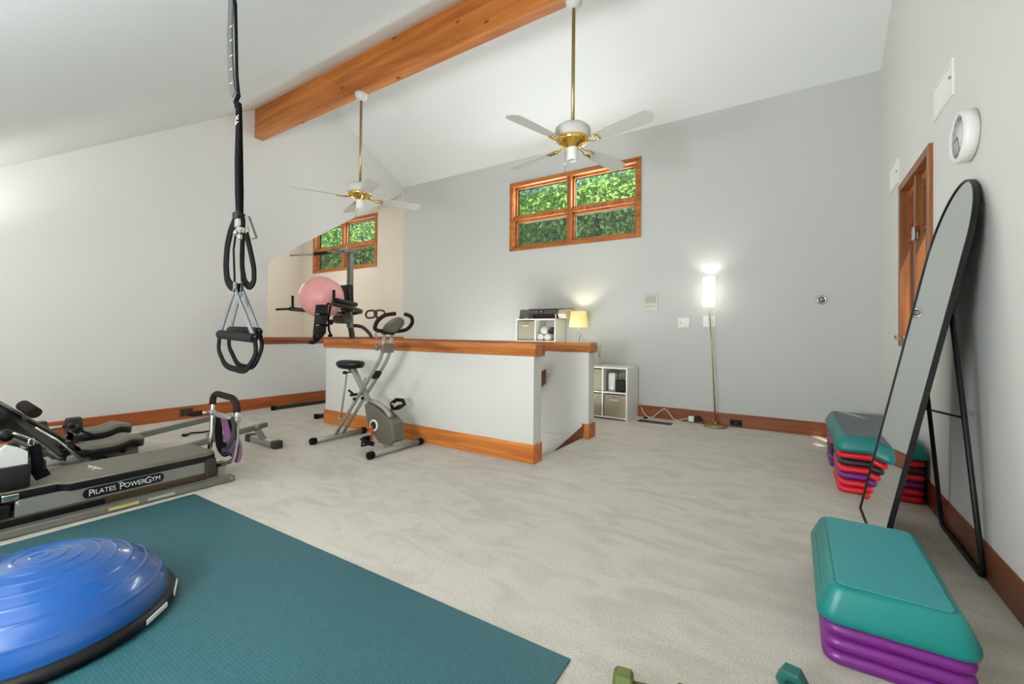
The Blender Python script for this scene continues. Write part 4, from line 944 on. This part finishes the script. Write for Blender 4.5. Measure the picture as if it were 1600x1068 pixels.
mb = MB(); mb.tube([T(375, 168, .02), T(376.5, 240, .02), T(377.5, 300, .02), T(377, 338, .02)], .01, up=(0, 1, 0), flat=(.012, .003)); t.part('main_strap', mb, m_strap)
text_mesh('strap_logo', 'TX', .03, T(370.5, 187, -.006), (0, 0, 1), (-1, 0, 0), m_white, ms, V(t.loc))
mb = MB(); mb.box(T(370, 336, -.004), (.05, .018, .03), bev=.006); mb.box(T(378, 340, .02), (.035, .016, .03), bev=.006); t.part('webbing_keeper', mb, m_black)
mb = MB(); mb.box(T(371, 348, -.012), (.028, .014, .035), bev=.004); mb.box(T(376, 358, -.012), (.035, .018, .024), ry=.5, bev=.005); mb.box(T(369, 364, -.012), (.022, .016, .022), ry=-.6, bev=.004); mb.box(T(375, 370, -.01), (.014, .014, .02), bev=.003); t.part('cam_buckle', mb, m_chrome)
mb = MB(); mb.prism([T(382, 338, .015), T(387, 337, .015), T(399, 371, .015), T(391, 373, .015)], (0, .01, 0)); t.part('buckle_tab', mb, m_gsteel)
# hanging tail loops
mb = MB(); mb.tube([T(367, 345), T(360, 362), T(355, 385), T(353, 415), T(355, 438), T(362, 448), T(374, 450)], .01, up=(0, 1, 0), fil=.02, flat=(.019, .003)); t.part('strap_loop', mb, m_strap)
mb = MB(); mb.tube([T(380, 345, .03), T(379, 380, .03), T(378, 415, .03), T(382, 440, .03), T(390, 449, .03), T(397, 440, .03), T(397, 420, .03), T(392, 395, .03), T(385, 365, .03)], .01, up=(0, 1, 0), fil=.02, flat=(.014, .003)); t.part('strap_loop', mb, m_strap)
mb = MB(); mb.tube([T(368, 368, -.01), T(365, 390, -.01), T(366, 420, -.01), T(367, 450, -.01)], .004, 8); mb.tube([T(377, 370, .03), T(376, 400, .03), T(378, 440, .03)], .004, 8); t.part('equalizer_cord', mb, m_strap)
def handle(ax, ay, lx_, ly_, rx_, ry_, dy, loop_b):
    tops = T(ax, ay, dy)
    mb = MB(); L_ = T(lx_, ly_, dy); R_ = T(rx_, ry_, dy)
    mb.tube([tops+V((0, 0, .03)), tops, T((ax+lx_)/2-1, (ay+ly_)/2, dy), L_], .01, up=(0, 1, 0), flat=(.0095, .003)); mb.tube([tops, T((ax+rx_)/2+1, (ay+ry_)/2, dy), R_], .01, up=(0, 1, 0), flat=(.0095, .003)); hnd = t.part('handle_strap', mb, m_gstrap)
    g_ = MB(); d_ = (R_-L_).normalized(); g_.tube([L_-d_*.004, L_+d_*.004, R_-d_*.004, R_+d_*.004], [.015, .0185, .0185, .015], 16); t.part('grip', g_, m_blackr, hnd)
    c_ = MB(); c_.tube([L_+V((-.004, 0, 0)), T(loop_b[0], loop_b[1], dy), T(loop_b[2], loop_b[3], dy-.03), T(loop_b[4], loop_b[5], dy-.03), T(loop_b[6], loop_b[7], dy), R_+V((.004, 0, 0))], .01, up=(0, 1, 0), fil=.05, flat=(.011, .003)); t.part('foot_cradle', c_, m_strap, hnd)
handle(367, 452, 344, 522, 397, 528, -.02, (341, 546, 352, 572, 384, 581, 401, 552))
handle(378, 452, 360, 516, 404, 518, .06, (357, 540, 372, 572, 397, 574, 411, 540))

# ------------------------------------------------------------ pilates bench machine (along y)
t = Thing('pilates_bench', 'grey reformer bench with sliding padded bed and lettering along its side, beside the mat', 'exercise bench', (-3.35, .9, 0))
for x_ in (-3.135, -3.62):
    mb = MB(); mb.span((x_-.03, -.5, .004), (x_+.03, 1.43, .042), bev=.006); br_ = t.part('floor_rail', mb, m_gsteel)
    if x_ > -3.2:
        for y_, c_ in ((.80, mat('yellow_label', (206, 190, 110), .5)), (.97, mat('grey_label', (176, 178, 170), .5))):
            q = MB(); q.box((x_+.031, y_+.06, .023), (.001, .13, .014)); t.part('label', q, c_, br_)
        q = MB(); q.lathe([(.01, 0), (0, .002)], (x_+.03, 1.41, .023), (1, 0, 0), 10); t.part('bolt', q, m_chrome, br_)
m_brn = mat('brown_grey_steel', (74, 62, 46), .35, .3)
mb = MB(); mb.span((-3.192, -.4, .03), (-3.184, .80, .066), bev=.002); t.part('lower_guard', mb, m_black)
mb = MB(); mb.span((-3.30, -.4, .03), (-3.19, 1.30, .075), bev=.005); t.part('slide_rail', mb, m_brn)
mb = MB(); mb.span((-3.56, -.4, .03), (-3.46, 1.30, .075), bev=.005); t.part('slide_rail', mb, m_brn)
mb = MB(); mb.span((-3.565, .47, .066), (-3.545, 1.30, .150), bev=.003); t.part('side_panel', mb, m_gsteel)
mb = MB(); mb.span((-3.55, .5, .10), (-3.21, 1.29, .145)); t.part('bed_frame', mb, m_gsteel)
mb = MB(); mb.span((-3.215, .47, .066), (-3.195, 1.30, .150), bev=.003); sp_ = t.part('side_panel', mb, mat('grey_panel_paint', (128, 128, 122), .4, .2))
mb = MB(); plate_pts = []
for k in range(24):
    a = 2*pi*k/24; sg = 1 if cos(a) > 0 else -1; plate_pts.append((-3.195, .890+sg*.152+cos(a)*.027, .111+sin(a)*.027))
mb.prism(plate_pts, (.0025, 0, 0)); bd = t.part('name_plate', mb, m_black, sp_)
yy_ = .733
for txt, s_, dx_ in (('P', .050, .0), ('ILATES', .037, .020), ('P', .054, .128), ('OWER', .038, .150), ('G', .052, .243), ('YM', .038, .274)):
    text_mesh('lettering', txt, s_, (-3.192, yy_+dx_, .110), (0, 1, 0), (0, 0, 1), m_white, bd, V(t.loc), align='LEFT', squash=.86)
mb = MB(); mb.tube([(-3.192, yy_+.130, .126), (-3.192, yy_+.124, .133), (-3.192, yy_+.130, .138)], .0012, 6); mb.sphere((-3.192, yy_+.136, .136), .003, seg=8); t.part('emblem', mb, m_white, bd)
# padded bed: wide part with a narrower neck at the head end
mb = MB(); zt = .196
out = [(-3.185, .66), (-3.185, 1.30), (-3.20, 1.345), (-3.24, 1.36), (-3.52, 1.36), (-3.56, 1.345), (-3.575, 1.30), (-3.575, .66), (-3.55, .635), (-3.52, .62), (-3.52, .18), (-3.24, .18), (-3.24, .62), (-3.21, .635)]
def ins(poly, k):
    cx__ = -3.38; cy__ = .8; return [(cx__+(x_-cx__)*(1-k/.19), cy__+(y_-cy__)*(1-k/.55)) for x_, y_ in poly]
mb.loft([[(x_, y_, z_) for x_, y_ in ins(out, k)] for z_, k in ((.146, 0.004), (.152, 0.0), (.184, 0.0))], smooth=False); t.part('bed_base', mb, m_vblack)
mb = MB(); mb.loft([[(x_, y_, z_) for x_, y_ in ins(out, k)] for z_, k in ((.184, .0), (.193, .003), (zt+.004, .014))], cap0=False, smooth=True); pad = t.part('bed_pad', mb, m_vinyl)
mb = MB(); random.seed(5)
mb.tube([(-3.455+k*.0075, .79+.006*sin(k*2.1)+k*.0012, zt+.005) for k in range(20)], .0018, 6)
mb.tube([(-3.40, .775, zt+.005), (-3.40, .81, zt+.005)], .0018, 6); mb.tube([(-3.35, .78, zt+.005), (-3.35, .815, zt+.005)], .0018, 6); t.part('stitched_mark', mb, m_white, pad)
mb = MB(); mb.span((-3.22, 1.285, .035), (-3.18, 1.35, .165), bev=.012); mb.span((-3.57, 1.285, .035), (-3.54, 1.35, .165), bev=.012); t.part('end_bracket', mb, mat('brown_black_bracket', (52, 44, 36), .5))
# head end
mb = MB(); mb.span((-3.56, .05, .05), (-3.2, .46, .14), bev=.01); t.part('head_block', mb, m_black)
mb = MB(); mb.box((-3.205, .455, .172), (.02, .06, .035), bev=.006); mb.tube([(-3.17, .47, .15), (-3.165, .485, .135), (-3.17, .50, .15), (-3.17, .485, .165)], .004, 8, closed=True); t.part('pulley_bracket', mb, m_chrome)
# handle frame at the foot end
fy = 1.42
mb = MB(); mb.tube([(-3.39, fy-.03, .15), (-3.405, fy-.01, .30), (-3.425, fy, .44), (-3.435, fy+.01, .53), (-3.36, fy+.01, .555), (-3.16, fy+.01, .545), (-3.10, fy+.01, .50), (-3.075, fy, .42), (-3.07, fy, .26), (-3.10, fy, .14), (-3.20, fy-.05, .10), (-3.38, fy-.08, .09)], .014, 12, fil=.04); hf = t.part('handle_frame', mb, m_chrome)
mb = MB(); mb.tube([(-3.425, fy, .475), (-3.437, fy+.01, .53), (-3.39, fy+.01, .555), (-3.16, fy+.01, .545), (-3.105, fy+.01, .51), (-3.085, fy+.005, .455)], .021, 14, fil=.04); t.part('grip', mb, m_foam, hf)
mb = MB(); mb.tube([(-3.42, fy, .42), (-3.08, fy, .41)], .014, 12); mb.box((-3.25, fy, .415), (.16, .03, .03), bev=.006); mb.sphere((-3.42, fy, .42), .024, seg=14); mb.sphere((-3.075, fy, .41), .024, seg=14); t.part('cross_bar', mb, m_steel, hf)
mb = MB(); mb.tube([(-3.42, fy, .425), (-3.44, fy-.08, .425)], .010, 10); t.part('side_handle', mb, m_chrome, hf)
mb = MB(); mb.tube([(-3.44, fy-.06, .425), (-3.445, fy-.11, .425), (-3.45, fy-.15, .437)], .018, 12); t.part('side_grip', mb, m_foam, hf)
mb = MB(); mb.box((-3.22, fy-.03, .07), (.045, .045, .10), bev=.004); t.part('post', mb, m_steel)
# bands and a weight hanging on the frame
def loops(m, pts, label, name='resistance_band', cat='resistance band', flat=(.022, .004)):
    mb = MB(); mb.tube(pts, .01, flat=flat, up=(0, 1, 0), fil=.03); return single(name, mb, m, label, cat, pts[0], 'bands hanging on the bench handle')
F = lambda x, y, d=0: PY(x, y, fy+.02+d)
loops(m_lilac, [F(350, 650), F(352, 665), F(356, 680), F(364, 700), F(370, 716), F(374, 702), F(370, 690)], 'mauve rubber band hanging from the handle frame, draped in front', flat=(.042, .004))
loops(m_strap, [F(344, 652, .02), F(341, 672, .02), F(343, 695, .02), F(352, 705, .02), F(361, 690, .02), F(363, 668, .02), F(357, 654, .02)], 'wide black band looped over the handle frame', flat=(.045, .006))
loops(mat('charcoal_band', (48, 46, 50), .6), [F(362, 652, -.05), F(366, 668, -.05), F(362, 688, -.05), F(354, 702, -.05)], 'charcoal band strip hanging beside the mauve one', flat=(.016, .004))
mb = MB(); c_ = F(358, 706); mb.lathe([(0, -.055), (.02, -.05), (.026, -.03), (.016, -.015), (.016, .015), (.026, .03), (.02, .05), (0, .055)], c_, (.9, .3, -.1), 18); single('hand_weight', mb, m_navy, 'small shiny navy hand weight hanging under the bands', 'hand weight', c_)
# foot pads / boxes at the head end, cropped by the frame's left edge
def holster(xw, y, z, label):
    t2 = Thing('foot_board', label, 'foot board', (xw, y, z), 'white boards in black holsters at the left edge')
    mb = MB(); mb.loft([rrect(xw-.05, xw+.05, y-.052, y+.052, .02, z), rrect(xw-.05, xw+.05, y-.056, y+.056, .02, z+.11)]); t2.part('holster', mb, mat('black_canvas', (14, 14, 15), .85))
    mb = MB(); mb.prism([(xw-.02, y-.045, z+.10), (xw-.02, y+.045, z+.10), (xw-.02, y+.045, z+.17), (xw-.02, y+.015, z+.195), (xw-.02, y-.025, z+.215), (xw-.02, y-.045, z+.20)], (.035, 0, 0)); t2.part('board', mb, m_white)
    return t2
holster(-3.28, .475, .2015, 'white plastic board standing in a black holster, the nearer one with the full outline')
holster(-3.44, .405, .2015, 'white plastic board in a black holster cut by the left edge of the photo')
t2 = Thing('carabiner_strap', 'black strap handle with a silver carabiner beside the white board', 'strap', (-3.27, .47, .2))
mb = MB(); mb.tube([PX(53, 695, -3.3), PX(58, 712, -3.3), PX(57, 735, -3.3), PX(61, 744, -3.3), PX(70, 738, -3.3), PX(76, 735, -3.3)], .012, flat=(.022, .006), up=(1, 0, 0)); t2.part('webbing', mb, m_strap)
mb = MB(); mb.tube([PX(46, 686, -3.3), PX(44, 693, -3.3), PX(49, 700, -3.3), PX(54, 698, -3.3), PX(52, 684, -3.3)], .0035, 8, closed=True); t2.part('carabiner', mb, m_chrome)

# ------------------------------------------------------------ second machine: twin rail rower with two padded footbeds
t = Thing('rowing_machine', 'low grey twin-rail exercise machine with two shaped pads behind the bench', 'exercise machine', (-4.1, 1.4, 0))
ra0 = PX(90, 752, -3.9); ra1 = PX(415.7, 662, -3.9); 
mb = MB(); mb.beam((-3.9, .75, .055+(.172-.055)*(-.45)/.85+.03), (-3.9, 2.045, .172), .045, .042, bev=.003); t.part('main_rail', mb, m_gsteel)
mb = MB(); mb.beam((-4.42, .8, .085), (-4.42, 1.86, .205), .045, .042, bev=.003); t.part('main_rail', mb, m_gsteel)
mb = MB(); mb.beam((-3.9, 1.955, .165), (-3.9, 2.02, .045), .04, .045, (0, 1, 0), bev=.003); mb.lathe([(.02, 0), (.02, .006), (0, .007)], (-3.877, 1.955, .17), (1, 0, 0), 14); t.part('foot_brace', mb, m_steel)
mb = MB(); mb.beam((-4.10, 2.02, .032), (-3.70, 2.02, .032), .055, .05, bev=.006); fb = t.part('foot_bar', mb, m_steel)
for x_ in (-4.115, -3.685):
    q = MB(); q.box((x_, 2.02, .034), (.07, .075, .066), bev=.01); t.part('end_cap', q, mat('dark_rubber_cap', (60, 56, 48), .6), fb)
mb = MB(); mb.beam((-4.42, 1.84, .19), (-4.42, 1.86, .03), .04, .04, (0, 1, 0)); mb.beam((-4.55, 1.86, .03), (-4.28, 1.86, .03), .05, .05); t.part('rear_foot', mb, m_steel)
for k, (x_, y_, z_) in enumerate(((-4.0, 1.03, .20), (-4.5, 1.10, .215))):
    mb = MB(); rg = []; n_ = 14
    for i in range(n_+1):
        u = i/n_; yy_ = y_-.17+.34*u; wv = .125*(1-.4*max(0, (.22-u)/.22)**2-.6*max(0, (u-.78)/.22)**2)
        dip = .022*math.exp(-((u-.74)/.14)**2)-.004*math.exp(-((u-.4)/.15)**2)+.006*u
        zc_ = z_+dip
        rg.append([(x_+wv*a_, yy_, zc_+b_) for a_, b_ in ((-1, -.022), (-1, .006), (-.85, .022), (-.3, .019), (.3, .019), (.85, .022), (1, .006), (1, -.022), (.7, -.034), (-.7, -.034))])
    mb.loft(rg); fp_ = t.part('foot_pad', mb, m_vinyl)
    mb = MB(); mb.loft([[V(p) + V((0, 0, -.006 - (.010 if V(p).z < max(q_[2] for q_ in r_) - .02 else .0))) + V(((V(p).x-x_)*.04, 0, 0)) for p in r_] for r_ in rg]); t.part('pad_base', mb, m_black, fp_)
    mb = MB(); mb.span((x_-.04, y_-.12, z_-.09), (x_+.045, y_+.14, z_-.02), bev=.006); c2_ = t.part('carriage', mb, m_gsteel)
    for yy_ in (-.07, .05):
        q = MB(); q.lathe([(.016, 0), (.018, .012), (0, .016)], (x_+.045, y_+yy_, z_-.05), (1, 0, 0), 16); t.part('bolt_knob', q, m_black, c2_)
mb = MB(); mb.span((-4.12, .55, .08), (-3.98, 1.02, .13), bev=.006); mb.span((-4.3, .70, .06), (-3.85, .78, .12), bev=.006); t.part('frame_plate', mb, m_steel)
mb = MB(); mb.tube([(-4.55, .60, .17), (-4.5, 1.0, .185)], .02, 12); t.part('push_tube', mb, m_chrome)
# leaning black back board with foam rollers
q = [PX(-60, 648, -3.98), PX(96, 712, -3.95), PX(103, 690, -4.2), PX(-60, 598, -4.22)]
mb = MB(); mb.prism(q, V((0, .02, -.04))); t.part('back_board', mb, m_black)
mb = MB(); mb.tube([q[3]+V((0, .0, .012)), q[2]+V((0, 0, .012))], .010, 8); mb.tube([q[0]+V((.02, 0, -.02)), q[1]+V((.02, 0, -.02))], .012, 8); t.part('side_rail', mb, m_gsteel)
ra_, rb_ = PX(36, 633, -4.22), PX(55, 645, -4.08)
mb = MB(); mb.tube([ra_, rb_], .034, 20); t.part('foam_roller', mb, m_foam)
mb = MB(); mb.tube([PX(-30, 645, -4.0), PX(5, 661, -3.9)], .034, 20); t.part('foam_roller', mb, m_foam)
mb = MB(); mb.tube([ra_.lerp(rb_, .3), ra_+V((.03, .0, -.1))], .012, 8); t.part('roller_bracket', mb, m_steel)
for k, (x_, y_, z_) in enumerate(((-3.85, .78, .235), (-4.35, .93, .27), (-3.92, .94, .15))):
    mb = MB(); mb.box((x_, y_, z_), (.06, .05, .055), rx=-.7, bev=.01); mb.tube([(x_-.035, y_-.03, z_+.03), (x_+.035, y_-.03, z_+.03)], .016, 12); mb.box((x_, y_+.05, z_-.03), (.04, .08, .015), rx=-.6, bev=.004); t.part('strap_clamp', mb, m_black)
mb = MB(); mb.tube([V((-3.62, .52, .42)), V((-3.65, .6, .36)), V((-3.7, .72, .22))], .007, 8, fil=.03); mb.tube([V((-3.72, .62, .42)), V((-3.68, .7, .34)), V((-3.62, .8, .2))], .006, 8); t.part('cable', mb, m_chrome)
for q_, r_ in (((-3.68, .50, .40), .035), ((-3.50, .50, .36), .03)):
    mb = MB(); mb.sphere(q_, r_, sx=1.3, seg=16); t.part('pulley', mb, m_black)
mb = MB(); mb.span((-3.78, .28, .02), (-3.66, .66, .24), bev=.02); t.part('support_block', mb, m_dsteel)
# hex dumbbell by the wall
dc = PX(88, 666, -4.95); hexbell((dc.x, dc.y-.0, .205), R(92), m_dsteel, 'large grey hexagonal dumbbell with chrome grip near the left wall', .068)
t3 = Thing('dumbbell_stand', 'low dark stand carrying the hexagonal dumbbell', 'stand', (dc.x, dc.y, 0))
mb = MB(); mb.span((dc.x-.1, dc.y-.18, 0), (dc.x+.1, dc.y+.18, .118), bev=.01); t3.part('box', mb, m_dsteel)
# left wall outlet and a black jump rope end on the carpet
t = Thing('wall_outlet', 'dark brown outlet plate in the left baseboard behind the machine handle', 'outlet', (XL+.014, 1.93, .06))
o1, o2 = PX(281, 648, XL+.014), PX(301, 648, XL+.014)
mb = MB(); mb.span((XL+.014, o1.y, .035), (XL+.022, o2.y, .115), bev=.002); t.part('face_plate', mb, mat('dark_brown_plate', (58, 34, 24), .4))
pts = [PZ(289, 680, .01), PZ(298, 676, .012), PZ(315, 675, .01), PZ(332, 672, .01)]
t = Thing('extension_cable', 'black cord with a plug lying on the carpet behind the bench handle', 'cord', tuple(pts[0]))
mb = MB(); mb.tube(pts, .008, 8); t.part('cable', mb, m_black)
mb = MB(); mb.box(pts[0]+V((0, 0, .005)), (.05, .03, .022), rz=.4, bev=.006); t.part('plug', mb, m_black)
